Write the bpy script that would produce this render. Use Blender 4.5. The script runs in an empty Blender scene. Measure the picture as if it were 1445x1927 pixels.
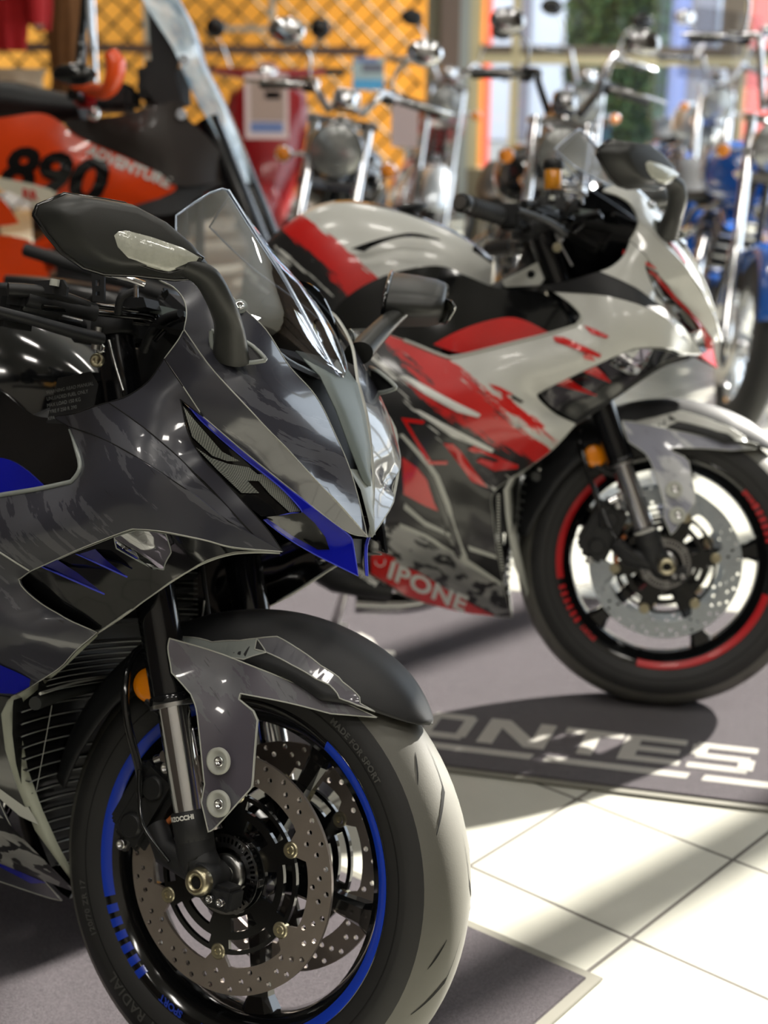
import bpy, bmesh, math, random
import numpy as np
from math import sin, cos, pi, radians, sqrt, atan2, hypot
from mathutils import Vector, Matrix
from mathutils.geometry import delaunay_2d_cdt
random.seed(7)
S = bpy.context.scene
COL = S.collection

# ------------------------------------------------------------------ camera
F_PX, PITCH, ROLL, CAM_H = 2888.6, 0.3048, 0.0133, 1.3235
cf = Vector((0, cos(PITCH), -sin(PITCH)))
cu0 = Vector((0, sin(PITCH), cos(PITCH)))
cr0 = Vector((1, 0, 0))
CR = cr0 * cos(ROLL) + cu0 * sin(ROLL)
CU = cu0 * cos(ROLL) - cr0 * sin(ROLL)
CO = Vector((0, 0, CAM_H))
cam = bpy.data.cameras.new('camera')
camo = bpy.data.objects.new('camera', cam)
COL.objects.link(camo)
camo.matrix_world = Matrix(((CR.x, CU.x, -cf.x, CO.x), (CR.y, CU.y, -cf.y, CO.y), (CR.z, CU.z, -cf.z, CO.z), (0, 0, 0, 1)))
cam.sensor_fit = 'HORIZONTAL'
cam.sensor_width = 36
cam.lens = F_PX / 1445 * 36
cam.clip_start = 0.05
cam.dof.use_dof = True
cam.dof.focus_distance = 1.78
cam.dof.aperture_fstop = 5.4
S.camera = camo

# ------------------------------------------------------------------ light
SUN_AZ, SUN_EL, SUN_E = 42.0, 30.0, 22.0
sun = bpy.data.lights.new('sun', 'SUN')
sun.energy = SUN_E
sun.angle = radians(1.2)
sun.color = (1.0, 0.95, 0.86)
suno = bpy.data.objects.new('sun', sun)
COL.objects.link(suno)
sd = Vector((cos(radians(SUN_AZ)) * cos(radians(SUN_EL)), sin(radians(SUN_AZ)) * cos(radians(SUN_EL)), sin(radians(SUN_EL))))
suno.rotation_euler = sd.to_track_quat('Z', 'Y').to_euler()
suno.location = (6, 8, 9)
W = bpy.data.worlds.new('world')
S.world = W
W.use_nodes = True
wn = W.node_tree.nodes
wn['Background'].inputs[0].default_value = (0.80, 0.90, 1.0, 1)
wn['Background'].inputs[1].default_value = 3.0
S.view_settings.view_transform = 'Standard'
S.view_settings.look = 'None'
S.view_settings.exposure = 0.0
S.view_settings.gamma = 1.0

# ------------------------------------------------------------------ frames
def ray(u, v):
    return cf + CR * ((u - 722.5) / F_PX) - CU * ((v - 963.5) / F_PX)
def floor_pt(u, v, z=0.0):
    d = ray(u, v)
    return CO + d * ((z - CO.z) / d.z)
def at(u, v, Y):
    d = ray(u, v)
    return CO + d * (Y / d.y)

class Frame:
    """a bike's own axes: x forward, y to its left, z up in its leaning centre plane"""
    def __init__(s, x, y, psi, lean, z0=0.0):
        s.hd = Vector((cos(psi), sin(psi), 0))
        left = Vector((-sin(psi), cos(psi), 0))
        zz = Vector((0, 0, 1))
        s.lf = left * cos(lean) - zz * sin(lean)
        s.zz = zz * cos(lean) + left * sin(lean)
        s.C = Vector((x, y, z0))
        s.M = Matrix(((s.hd.x, s.lf.x, s.zz.x, x), (s.hd.y, s.lf.y, s.zz.y, y), (s.hd.z, s.lf.z, s.zz.z, z0), (0, 0, 0, 1)))
    def P(s, u, v, w):
        """point seen at (u,v) lying w to the right of the centre plane, in bike axes"""
        d = ray(u, v)
        t = ((s.C - CO).dot(s.lf) - w) / d.dot(s.lf)
        q = CO + d * t - s.C
        return Vector((q.dot(s.hd), -w, q.dot(s.zz)))
    def PL(s, u, v, p0, n):
        """point seen at (u,v) on the bike-axes plane through p0 with normal n"""
        d = ray(u, v)
        dl = Vector((d.dot(s.hd), d.dot(s.lf), d.dot(s.zz)))
        o = CO - s.C
        ol = Vector((o.dot(s.hd), o.dot(s.lf), o.dot(s.zz)))
        n = Vector(n)
        t = (Vector(p0) - ol).dot(n) / dl.dot(n)
        return ol + dl * t
F1 = Frame(-0.1995, 1.686, -0.5331, 0.2901, 0.004)
F2 = Frame(0.5638, 2.9027, -0.1312, 0.2287, 0.004)

# ------------------------------------------------------------------ materials
def srgb(r, g, b):
    f = lambda c: (c / 255 / 12.92) if c / 255 <= 0.04045 else ((c / 255 + 0.055) / 1.055) ** 2.4
    return (f(r), f(g), f(b), 1)
class NT:
    def __init__(s, name):
        s.m = bpy.data.materials.new(name)
        s.m.use_nodes = True
        s.t = s.m.node_tree
        s.b = s.t.nodes['Principled BSDF']
        s.out = s.t.nodes['Material Output']
        s._tc = None
    def n(s, typ, **kw):
        x = s.t.nodes.new(typ)
        for k, v in kw.items():
            setattr(x, k, v)
        return x
    def l(s, a, b):
        s.t.links.new(a, b)
    def inp(s, sock, v):
        if hasattr(v, 'is_output') or isinstance(v, bpy.types.NodeSocket):
            s.l(v, sock)
        else:
            sock.default_value = v
    def coord(s):
        if not s._tc:
            s._tc = s.n('ShaderNodeTexCoord')
        return s._tc.outputs['Object']
    def sep(s, v=None):
        x = s.n('ShaderNodeSeparateXYZ')
        s.l(v or s.coord(), x.inputs[0])
        return x.outputs
    def comb(s, x, y, z):
        c = s.n('ShaderNodeCombineXYZ')
        s.inp(c.inputs[0], x); s.inp(c.inputs[1], y); s.inp(c.inputs[2], z)
        return c.outputs[0]
    def math(s, op, a, b=0.0, c=None):
        x = s.n('ShaderNodeMath', operation=op)
        s.inp(x.inputs[0], a); s.inp(x.inputs[1], b)
        if c is not None:
            s.inp(x.inputs[2], c)
        return x.outputs[0]
    def noise(s, vec, scale, detail=3, rough=0.55):
        x = s.n('ShaderNodeTexNoise')
        s.l(vec, x.inputs['Vector'])
        x.inputs['Scale'].default_value = scale
        x.inputs['Detail'].default_value = detail
        x.inputs['Roughness'].default_value = rough
        return x.outputs['Fac']
    def mix(s, fac, a, b):
        x = s.n('ShaderNodeMix', data_type='RGBA')
        s.inp(x.inputs[0], fac); s.inp(x.inputs[6], a); s.inp(x.inputs[7], b)
        return x.outputs[2]
    def bump(s, h, dist=0.001, strength=0.5):
        x = s.n('ShaderNodeBump')
        x.inputs['Distance'].default_value = dist
        x.inputs['Strength'].default_value = strength
        s.l(h, x.inputs['Height'])
        s.l(x.outputs[0], s.b.inputs['Normal'])
    def smooth(s, v, lo, hi):
        x = s.n('ShaderNodeMapRange')
        s.inp(x.inputs[0], v); x.inputs[1].default_value = lo; x.inputs[2].default_value = hi
        return x.outputs[0]
def pbr(name, col, rough=0.4, metal=0.0, coat=0.0, spec=0.5, grain=None, bump=None, trans=0.0, ior=1.5, emit=None):
    t = NT(name)
    b = t.b
    b.inputs['Base Color'].default_value = col
    b.inputs['Roughness'].default_value = rough
    b.inputs['Metallic'].default_value = metal
    b.inputs['Coat Weight'].default_value = coat
    b.inputs['Coat Roughness'].default_value = 0.06
    b.inputs['Specular IOR Level'].default_value = spec
    b.inputs['Transmission Weight'].default_value = trans
    b.inputs['IOR'].default_value = ior
    if grain:
        sc, amt = grain
        f = t.noise(t.coord(), sc, 3)
        c2 = tuple(min(1, c * (1 + amt)) for c in col[:3]) + (1,)
        c1 = tuple(c * (1 - amt) for c in col[:3]) + (1,)
        t.l(t.mix(f, c1, c2), b.inputs['Base Color'])
    if bump:
        t.bump(t.noise(t.coord(), bump[0], 2), bump[1], 0.6)
    if emit:
        b.inputs['Emission Color'].default_value = emit[0]
        b.inputs['Emission Strength'].default_value = emit[1]
    return t.m
M = {}
M['black_plastic'] = pbr('black_plastic', srgb(26, 27, 28), 0.45, grain=(60, .15), bump=(900, .0002))
M['matte_black'] = pbr('matte_black', srgb(29, 30, 32), 0.55, grain=(40, .12), bump=(700, .0002))
M['mirror_plastic'] = pbr('mirror_plastic', srgb(46, 47, 45), 0.42, grain=(50, .06), bump=(1200, .00015))
M['gloss_black'] = pbr('gloss_black', srgb(14, 15, 16), 0.12, coat=0.6, grain=(5, .1))
M['chrome'] = pbr('chrome', (0.82, 0.83, 0.85, 1), 0.08, 1.0)
M['dark_chrome'] = pbr('dark_chrome', (0.45, 0.45, 0.46, 1), 0.12, 1.0)
M['steel'] = pbr('steel', (0.55, 0.55, 0.54, 1), 0.28, 1.0, grain=(90, .1))
M['disc_dark'] = pbr('disc_dark', srgb(158, 148, 140), 0.42, 0.75, grain=(50, .12))
M['disc_light'] = pbr('disc_light', srgb(190, 198, 205), 0.3, 0.9, grain=(50, .1))
M['brass'] = pbr('brass', srgb(196, 188, 160), 0.32, 1.0)
M['tread'] = pbr('tread', srgb(98, 97, 90), 0.6, grain=(14, .12), bump=(500, .00015))
M['fork_black'] = pbr('fork_black', srgb(20, 21, 24), 0.16, 0.3, coat=0.5)
M['amber'] = pbr('amber', srgb(240, 140, 0), 0.25, coat=0.6, bump=(500, .0006))
M['rubber'] = pbr('rubber', srgb(36, 36, 36), 0.62, grain=(30, .12), bump=(400, .0002))
M['groove'] = pbr('groove', srgb(12, 12, 12), 0.9)
M['tyre_letter'] = pbr('tyre_letter', srgb(74, 74, 72), 0.6)
M['blue'] = pbr('blue', srgb(10, 22, 170), 0.16, coat=0.7)
M['rim_blue'] = pbr('rim_blue', srgb(18, 60, 190), 0.3, coat=0.3)
M['red'] = pbr('red', srgb(205, 22, 20), 0.2, coat=0.6)
M['rim_red'] = pbr('rim_red', srgb(185, 28, 34), 0.3, coat=0.3)
M['white'] = pbr('white', srgb(216, 217, 212), 0.25, coat=0.5)
M['pale_edge'] = pbr('pale_edge', srgb(186, 188, 180), 0.35)
M['pale_grey'] = pbr('pale_grey', srgb(150, 156, 152), 0.32, coat=0.3)
M['strip_grey'] = pbr('strip_grey', srgb(112, 122, 120), 0.45)
M['lens_dark'] = None
M['copper_wire'] = pbr('copper_wire', srgb(190, 110, 60), 0.4)
M['label_black'] = pbr('label_black', srgb(30, 31, 32), 0.5)
M['text_grey'] = pbr('text_grey', srgb(120, 122, 120), 0.6)
M['text_white'] = pbr('text_white', srgb(220, 220, 214), 0.5)

def glass(name, tint, refl=1.0, rough=0.0):
    t = NT(name)
    t.t.nodes.remove(t.b)
    fr = t.n('ShaderNodeFresnel'); fr.inputs[0].default_value = 1.5
    tr = t.n('ShaderNodeBsdfTransparent'); tr.inputs[0].default_value = tint
    gl = t.n('ShaderNodeBsdfGlossy'); gl.inputs['Roughness'].default_value = rough
    ns = t.noise(t.coord(), 3.0, 2)
    t.l(t.mix(ns, (.92, .95, 1, 1), (1, 1, 1, 1)), gl.inputs[0])
    mx = t.n('ShaderNodeMixShader')
    t.l(t.math('MULTIPLY', fr.outputs[0], refl), mx.inputs[0])
    t.l(tr.outputs[0], mx.inputs[1]); t.l(gl.outputs[0], mx.inputs[2])
    t.l(mx.outputs[0], t.out.inputs[0])
    return t.m
M['screen_glass'] = glass('screen_glass', (.60, .60, .62, 1), .55)
M['lens_glass'] = glass('lens_glass', (.9, .9, .9, 1), 1.3)
M['window_glass'] = glass('window_glass', (.93, .96, .97, 1), 1.0)

def streak_axes(t, ang=-0.66):
    """coordinates along and across the raked livery direction, in the bike's own axes"""
    s = t.sep()
    ca, sa = cos(ang), sin(ang)
    u = t.math('ADD', t.math('MULTIPLY', s[0], ca), t.math('MULTIPLY', s[2], sa))
    v = t.math('ADD', t.math('MULTIPLY', s[0], -sa), t.math('MULTIPLY', s[2], ca))
    return s, u, v
def livery_grey(name, base=srgb(54, 55, 64), light=srgb(82, 83, 90), dark=srgb(26, 26, 30), amt=.54, coat=.8, rough=.3, zlim=None, seed=0.):
    t = NT(name)
    s, u, v = streak_axes(t)
    n1 = t.noise(t.comb(t.math('MULTIPLY', u, 9), seed, t.math('MULTIPLY', v, 42)), 1.0, 5, .62)
    n2 = t.noise(t.comb(t.math('MULTIPLY', u, 2.6), seed + 4, t.math('MULTIPLY', v, 7)), 1.0, 2, .5)
    f = t.smooth(t.math('ADD', t.math('MULTIPLY', n1, .6), t.math('MULTIPLY', n2, .4)), amt, amt + .006)
    n3 = t.noise(t.comb(t.math('MULTIPLY', u, 12), seed + 9, t.math('MULTIPLY', v, 90)), 1.0, 4, .6)
    g = t.smooth(n3, .66, .668)
    c = t.mix(f, base, light)
    c = t.mix(t.math('MULTIPLY', g, .8), c, dark)
    t.l(c, t.b.inputs['Base Color'])
    t.b.inputs['Roughness'].default_value = rough
    t.b.inputs['Coat Weight'].default_value = coat
    t.b.inputs['Coat Roughness'].default_value = .05
    return t.m
def livery_white(name, v0=.25, amp=.16, redlo=.06, base=srgb(205, 206, 200), dark=srgb(30, 30, 31), red=srgb(205, 30, 26), coat=.35, rough=.3, seed=0.):
    t = NT(name)
    s, u, v = streak_axes(t)
    n1 = t.math('ADD', t.math('MULTIPLY', t.noise(t.comb(t.math('MULTIPLY', u, 5), seed, t.math('MULTIPLY', v, 34)), 1.0, 3, .5), .6), t.math('MULTIPLY', t.noise(t.comb(t.math('MULTIPLY', u, 22), seed, t.math('MULTIPLY', v, 150)), 1.0, 6, .75), .5))
    n2 = t.math('ADD', t.math('MULTIPLY', t.noise(t.comb(t.math('MULTIPLY', u, 3.5), seed + 5, t.math('MULTIPLY', v, 22)), 1.0, 3, .5), .65), t.math('MULTIPLY', t.noise(t.comb(t.math('MULTIPLY', u, 26), seed, t.math('MULTIPLY', v, 170)), 1.0, 6, .75), .38))
    n3 = t.noise(t.comb(t.math('MULTIPLY', u, 4), seed + 11, t.math('MULTIPLY', v, 34)), 1.0, 4, .6)
    d = t.math('ADD', t.math('SUBTRACT', v, v0), t.math('MULTIPLY', t.math('SUBTRACT', n1, .5), amp))
    isdark = t.smooth(d, .004, 0.0)
    d2 = t.math('ADD', t.math('SUBTRACT', v, v0 + .005), t.math('MULTIPLY', t.math('SUBTRACT', n2, .5), amp * 1.5))
    band = t.math('MULTIPLY', t.smooth(d2, .012, .008), t.smooth(d2, -redlo - .004, -redlo))
    streak = t.math('MULTIPLY', t.smooth(n3, .60, .607), t.smooth(d, -.16, -.15))
    c = t.mix(isdark, base, dark)
    c = t.mix(t.math('MULTIPLY', streak, isdark), c, base)
    c = t.mix(band, c, red)
    t.l(c, t.b.inputs['Base Color'])
    t.b.inputs['Roughness'].default_value = rough
    t.b.inputs['Coat Weight'].default_value = coat
    t.b.inputs['Coat Roughness'].default_value = .06
    return t.m
def livery_comic(name, seed=0., light=srgb(168, 168, 164), dark=srgb(28, 29, 31)):
    """ink-brush waves on pale film"""
    t = NT(name)
    s, u, v = streak_axes(t, -.45)
    n = t.noise(t.comb(t.math('MULTIPLY', u, 7), seed, t.math('MULTIPLY', v, 16)), 1.0, 4, .5)
    w = t.math('FRACT', t.math('MULTIPLY', n, 7.0))
    f = t.smooth(w, .60, .68)
    g = t.smooth(t.noise(t.comb(t.math('MULTIPLY', u, 3), seed + 3, t.math('MULTIPLY', v, 8)), 1.0, 3), .5, .6)
    mid = t.mix(g, light, srgb(120, 121, 120))
    t.l(t.mix(f, mid, dark), t.b.inputs['Base Color'])
    t.b.inputs['Roughness'].default_value = .35
    t.b.inputs['Coat Weight'].default_value = .3
    return t.m
def mesh_lens(name):
    t = NT(name)
    s = t.sep()
    w1 = t.math('SINE', t.math('MULTIPLY', t.math('ADD', s[0], s[2]), 1800))
    w2 = t.math('SINE', t.math('MULTIPLY', t.math('SUBTRACT', s[0], s[2]), 1800))
    f = t.smooth(t.math('MULTIPLY', w1, w2), -.2, .6)
    n = t.noise(t.coord(), 30, 3)
    c = t.mix(f, srgb(78, 82, 80), srgb(168, 172, 160))
    t.l(t.mix(t.math('MULTIPLY', n, .4), c, srgb(90, 92, 88)), t.b.inputs['Base Color'])
    t.b.inputs['Roughness'].default_value = .3
    t.b.inputs['Coat Weight'].default_value = .8
    return t.m
M['lens_dark'] = mesh_lens('led_lens')

# ------------------------------------------------------------------ mesh helpers
class MB:
    def __init__(s):
        s.v = []; s.f = []; s.m = []; s.sm = []; s.mats = []
    def mi(s, mat):
        if mat not in s.mats:
            s.mats.append(mat)
        return s.mats.index(mat)
    def add(s, verts, faces, mat, smooth=True):
        o = len(s.v)
        s.v += [tuple(p) for p in verts]
        i = s.mi(mat)
        for f in faces:
            s.f.append([o + k for k in f]); s.m.append(i); s.sm.append(smooth)
        return s
    def box(s, c, d, mat, R=None, bevel=0.0):
        h = Vector(d) / 2
        if bevel <= 0:
            vs = [Vector((x * h.x, y * h.y, z * h.z)) for x in (-1, 1) for y in (-1, 1) for z in (-1, 1)]
            fs = [(0, 1, 3, 2), (4, 6, 7, 5), (0, 4, 5, 1), (2, 3, 7, 6), (0, 2, 6, 4), (1, 5, 7, 3)]
        else:
            bm = bmesh.new()
            bmesh.ops.create_cube(bm, size=1)
            bmesh.ops.scale(bm, vec=Vector(d), verts=bm.verts)
            bmesh.ops.bevel(bm, geom=bm.edges[:], offset=bevel, segments=2, affect='EDGES')
            bm.verts.index_update()
            vs = [v.co.copy() for v in bm.verts]; fs = [[v.index for v in f.verts] for f in bm.faces]
            bm.free()
        c = Vector(c)
        if R is not None:
            vs = [R @ v for v in vs]
        return s.add([v + c for v in vs], fs, mat, False)
    def tube(s, pts, r, mat, seg=12, flat=1.0, up=None, smooth_pts=0, caps=True):
        pts = [Vector(p) for p in pts]
        n = len(pts)
        rs = list(r) if hasattr(r, '__len__') else [r] * n
        if smooth_pts:
            pts, rs = catmull(pts, rs, smooth_pts)
            n = len(pts)
        vs = []; fs = []
        prev = None
        for i, p in enumerate(pts):
            t = (pts[min(i + 1, n - 1)] - pts[max(i - 1, 0)])
            t.normalize()
            if prev is None:
                a = Vector(up) if up is not None else (Vector((0, 0, 1)) if abs(t.z) < .9 else Vector((1, 0, 0)))
            else:
                a = prev
            a = (a - t * a.dot(t)).normalized()
            prev = a
            b = t.cross(a)
            for k in range(seg):
                th = 2 * pi * k / seg
                vs.append(p + a * (cos(th) * rs[i] * flat) + b * (sin(th) * rs[i]))
        for i in range(n - 1):
            for k in range(seg):
                k2 = (k + 1) % seg
                fs.append((i * seg + k, i * seg + k2, (i + 1) * seg + k2, (i + 1) * seg + k))
        s.add(vs, fs, mat)
        if caps:
            s.add(vs[:seg], [list(range(seg))[::-1]], mat, False)
            s.add(vs[-seg:], [list(range(seg))], mat, False)
        return s
    def lathe(s, prof, o, ax, mat, seg=32, smooth=True, a0=0.0, a1=2 * pi, ref=None):
        """prof = [(radius, height)] turned about the axis ax through o"""
        o = Vector(o); ax = Vector(ax).normalized()
        a = Vector(ref) if ref is not None else (Vector((1, 0, 0)) if abs(ax.x) < .9 else Vector((0, 0, 1)))
        a = (a - ax * a.dot(ax)).normalized()
        b = ax.cross(a)
        full = abs(a1 - a0 - 2 * pi) < 1e-6
        ns = seg if full else seg + 1
        vs = []; fs = []
        for r, h in prof:
            for k in range(ns):
                th = a0 + (a1 - a0) * k / seg
                vs.append(o + ax * h + (a * cos(th) + b * sin(th)) * r)
        for i in range(len(prof) - 1):
            for k in range(seg):
                k2 = (k + 1) % ns if full else k + 1
                fs.append((i * ns + k, i * ns + k2, (i + 1) * ns + k2, (i + 1) * ns + k))
        return s.add(vs, fs, mat, smooth)
    def cyl(s, p0, p1, r, mat, seg=20, r2=None, bev=0.0):
        p0 = Vector(p0); p1 = Vector(p1)
        h = (p1 - p0).length
        r2 = r if r2 is None else r2
        b = min(bev, r * .4, h * .4) if bev else 0
        prof = [(0.0001, 0), (r - b, 0), (r, b), (r2, h - b), (r2 - b, h), (0.0001, h)] if b else [(0.0001, 0), (r, 0), (r, 0), (r2, h), (r2, h), (0.0001, h)]
        s.lathe(prof[:2], p0, p1 - p0, mat, seg, False)
        s.lathe(prof[1:5] if b else prof[2:4], p0, p1 - p0, mat, seg, True)
        s.lathe(prof[-2:], p0, p1 - p0, mat, seg, False)
        return s
    def ball(s, c, r, mat, sx=1, sy=1, sz=1, seg=16):
        vs = []; fs = []
        c = Vector(c)
        ring = seg // 2
        for i in range(ring + 1):
            ph = pi * i / ring
            for k in range(seg):
                th = 2 * pi * k / seg
                vs.append(c + Vector((sin(ph) * cos(th) * r * sx, sin(ph) * sin(th) * r * sy, cos(ph) * r * sz)))
        for i in range(ring):
            for k in range(seg):
                k2 = (k + 1) % seg
                fs.append((i * seg + k, (i + 1) * seg + k, (i + 1) * seg + k2, i * seg + k2))
        return s.add(vs, fs, mat)
    def prism(s, poly, d, mat, holes=(), map3=None):
        """flat plate: poly [(x,y)] with holes, extruded d; map3(x,y,h) -> point"""
        vs2, fs = cdt(poly, holes)
        n = len(vs2)
        vs = [map3(x, y, 0) for x, y in vs2] + [map3(x, y, d) for x, y in vs2]
        s.add(vs, [list(f)[::-1] for f in fs] + [[n + k for k in f] for f in fs], mat, False)
        for loop in [poly] + list(holes):
            k = len(loop)
            vv = [map3(x, y, 0) for x, y in loop] + [map3(x, y, d) for x, y in loop]
            s.add(vv, [(i, (i + 1) % k, k + (i + 1) % k, k + i) for i in range(k)], mat, False)
        return s
    def text(s, txt, mat, fn, size=1.0, bold=0.0, space=1.0, italic=0.0):
        """lettering: glyph outlines mapped through fn(x, y)"""
        cu = bpy.data.curves.new('t', 'FONT')
        cu.body = txt; cu.size = size; cu.offset = bold; cu.space_character = space; cu.shear = italic
        cu.resolution_u = 3
        ob = bpy.data.objects.new('t', cu)
        COL.objects.link(ob)
        dg = bpy.context.evaluated_depsgraph_get()
        me = ob.evaluated_get(dg).to_mesh()
        vs = [fn(v.co.x, v.co.y) for v in me.vertices]
        fs = [list(p.vertices) for p in me.polygons]
        ob.evaluated_get(dg).to_mesh_clear()
        bpy.data.objects.remove(ob)
        bpy.data.curves.remove(cu)
        return s.add(vs, fs, mat, False)
    def build(s, name, parent=None, mirror=False, sub=0, solid=0.0, bevel=0.0, label=None, recalc=True):
        me = bpy.data.meshes.new(name)
        vs = [(x, -y, z) for x, y, z in s.v] if mirror else s.v
        fs = [f[::-1] for f in s.f] if mirror else s.f
        me.from_pydata([tuple(v) for v in vs], [], fs)
        for m in s.mats:
            me.materials.append(m)
        me.polygons.foreach_set('material_index', s.m)
        me.polygons.foreach_set('use_smooth', s.sm)
        if recalc:
            bm = bmesh.new(); bm.from_mesh(me)
            bmesh.ops.recalc_face_normals(bm, faces=bm.faces)
            bm.to_mesh(me); bm.free()
        me.update()
        o = bpy.data.objects.new(name, me)
        COL.objects.link(o)
        if parent:
            o.parent = parent
        if solid:
            md = o.modifiers.new('thickness', 'SOLIDIFY'); md.thickness = solid; md.offset = 0
        if bevel:
            md = o.modifiers.new('bevel', 'BEVEL'); md.width = bevel; md.segments = 2
        if sub:
            md = o.modifiers.new('subd', 'SUBSURF'); md.levels = sub; md.render_levels = sub
        if label:
            o['label'] = label
        return o
def catmull(pts, rs, k):
    n = len(pts)
    P = []; R = []
    for i in range(n - 1):
        p0, p1, p2, p3 = pts[max(i - 1, 0)], pts[i], pts[i + 1], pts[min(i + 2, n - 1)]
        for j in range(k):
            t = j / k
            P.append(0.5 * ((2 * p1) + (p2 - p0) * t + (2 * p0 - 5 * p1 + 4 * p2 - p3) * t * t + (3 * p1 - p0 - 3 * p2 + p3) * t ** 3))
            R.append(rs[i] * (1 - t) + rs[i + 1] * t)
    P.append(pts[-1]); R.append(rs[-1])
    return P, R
def cdt(poly, holes=(), extra=()):
    vs = [Vector(p) for p in poly]
    ed = [(i, (i + 1) % len(poly)) for i in range(len(poly))]
    for h in holes:
        o = len(vs)
        vs += [Vector(p) for p in h]
        ed += [(o + i, o + (i + 1) % len(h)) for i in range(len(h))]
    vs += [Vector(p) for p in extra]
    r = delaunay_2d_cdt(vs, ed, [], 5 if holes else 1, 1e-7)
    V, Fc = r[0], r[2]
    if holes or True:
        out = []
        for f in Fc:
            c = sum((V[i] for i in f), Vector((0, 0))) / len(f)
            if inside(c, poly) and not any(inside(c, h) for h in holes):
                out.append(list(f))
        Fc = out
    return [(v.x, v.y) for v in V], Fc
def inside(p, poly):
    x, y = p[0], p[1]; c = False
    n = len(poly); j = n - 1
    for i in range(n):
        xi, yi = poly[i][0], poly[i][1]; xj, yj = poly[j][0], poly[j][1]
        if (yi > y) != (yj > y) and x < (xj - xi) * (y - yi) / (yj - yi) + xi:
            c = not c
        j = i
    return c
def tps(pts, vals, lam=1e-5):
    P = np.array(pts, float); v = np.array(vals, float); n = len(P)
    d = np.linalg.norm(P[:, None] - P[None], axis=2)
    K = np.where(d > 0, d * d * np.log(np.maximum(d, 1e-12)), 0) + lam * np.eye(n)
    A = np.zeros((n + 3, n + 3)); A[:n, :n] = K; A[:n, n] = 1; A[:n, n + 1:] = P; A[n, :n] = 1; A[n + 1:, :n] = P.T
    w = np.linalg.lstsq(A, np.concatenate([v, np.zeros(3)]), rcond=None)[0]
    def f(x, y):
        r = np.hypot(P[:, 0] - x, P[:, 1] - y)
        k = np.where(r > 0, r * r * np.log(np.maximum(r, 1e-12)), 0)
        return float(k @ w[:n] + w[n] + w[n + 1] * x + w[n + 2] * y)
    return f
def outline2(pts, flags, k=5):
    """closed 2-D outline; runs of 's' points are rounded with a spline, 'c' points stay sharp"""
    n = len(pts)
    out = []
    for i in range(n):
        p0, p1, p2, p3 = pts[i - 1], pts[i], pts[(i + 1) % n], pts[(i + 2) % n]
        if flags[i] == 'c': p0 = p1 - (p2 - p1) * .5
        if flags[(i + 1) % n] == 'c': p3 = p2 + (p2 - p1) * .5
        for j in range(k):
            t = j / k
            out.append(0.5 * ((2 * p1) + (p2 - p0) * t + (2 * p0 - 5 * p1 + 4 * p2 - p3) * t * t + (3 * p1 - p0 - 3 * p2 + p3) * t ** 3))
    return out
class Panel:
    """a curved body panel on the bike's right side, from 3-D outline points and inner points.
    n = the direction it mainly faces (its height is measured along n)"""
    def __init__(s, out, inner=(), step=.018, n=None):
        if n is None:
            s.e1, s.e2, s.n = Vector((1, 0, 0)), Vector((0, 0, 1)), Vector((0, 1, 0)); s.os = -1
        else:
            s.n = Vector(n).normalized(); s.e1 = Vector((0, 0, 1)).cross(s.n).normalized(); s.e2 = s.n.cross(s.e1); s.os = 1
        pts = [Vector(o[:3]) for o in out]
        flags = [o[3] if len(o) > 3 else 's' for o in out]
        ctrl = pts + [Vector(p[:3]) for p in inner]
        s.W = tps([(p.dot(s.e1), p.dot(s.e2)) for p in ctrl], [p.dot(s.n) for p in ctrl])
        o2 = outline2([Vector((p.dot(s.e1), p.dot(s.e2))) for p in pts], flags)
        res = []; s.seg = []; s.nctl = len(pts)
        for i, (a, b) in enumerate(zip(o2, o2[1:] + o2[:1])):
            k = max(1, int((b - a).length / (step * 1.2)))
            for j in range(k):
                res.append(a.lerp(b, j / k)); s.seg.append(i // 5)
        s.o2 = [(p.x, p.y) for p in res]
        xs = [p[0] for p in s.o2]; zs = [p[1] for p in s.o2]
        ext = []
        x = min(xs); row = 0
        while x < max(xs):
            z = min(zs) + (step / 2 if row % 2 else 0)
            while z < max(zs):
                if inside((x, z), s.o2) and min((x - a) ** 2 + (z - b) ** 2 for a, b in s.o2) > (step * .45) ** 2:
                    ext.append((x, z))
                z += step
            x += step * .87; row += 1
        s.V2, s.F = cdt(s.o2, (), ext)
    def at(s, x, z, off=0.0):
        return s.e1 * x + s.e2 * z + s.n * (s.W(x, z) + s.os * off)
    def mb(s, mat, edge=None, er=.0006, mbx=None, th=.0035, off=0.0, skip=(), inner=None):
        m = mbx or MB()
        m.add([s.at(x, z, off) for x, z in s.V2], s.F, mat)
        m.add([s.at(x, z, off - th) for x, z in s.V2], s.F, inner or mat)
        k = len(s.o2)
        m.add([s.at(x, z, off) for x, z in s.o2] + [s.at(x, z, off - th) for x, z in s.o2], [(i, (i + 1) % k, k + (i + 1) % k, k + i) for i in range(k)], mat if skip or not edge else edge, False)
        if edge:
            loop = [s.at(x, z, off + .0001) for x, z in s.o2]
            if skip:
                run = []
                for p, g in zip(loop, s.seg):
                    if g in skip:
                        if len(run) > 1: m.tube(run, er, edge, seg=5)
                        run = []
                    else: run.append(p)
                if len(run) > 1: m.tube(run, er, edge, seg=5)
            else:
                loop.append(loop[0]); loop.append(loop[1])
                m.tube(loop, er, edge, seg=5, caps=False)
        return m
def deco(panel, poly, mat, mbx=None, off=.0025, step=.02):
    """thin film shape following a panel"""
    m = mbx or MB()
    ext = []
    xs = [p[0] for p in poly]; zs = [p[1] for p in poly]
    x = min(xs)
    while x < max(xs):
        z = min(zs)
        while z < max(zs):
            if inside((x, z), poly): ext.append((x, z))
            z += step
        x += step
    vs, fs = cdt(poly, (), ext)
    m.add([panel.at(x, z, abs(off)) for x, z in vs], fs, mat)
    return m
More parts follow.
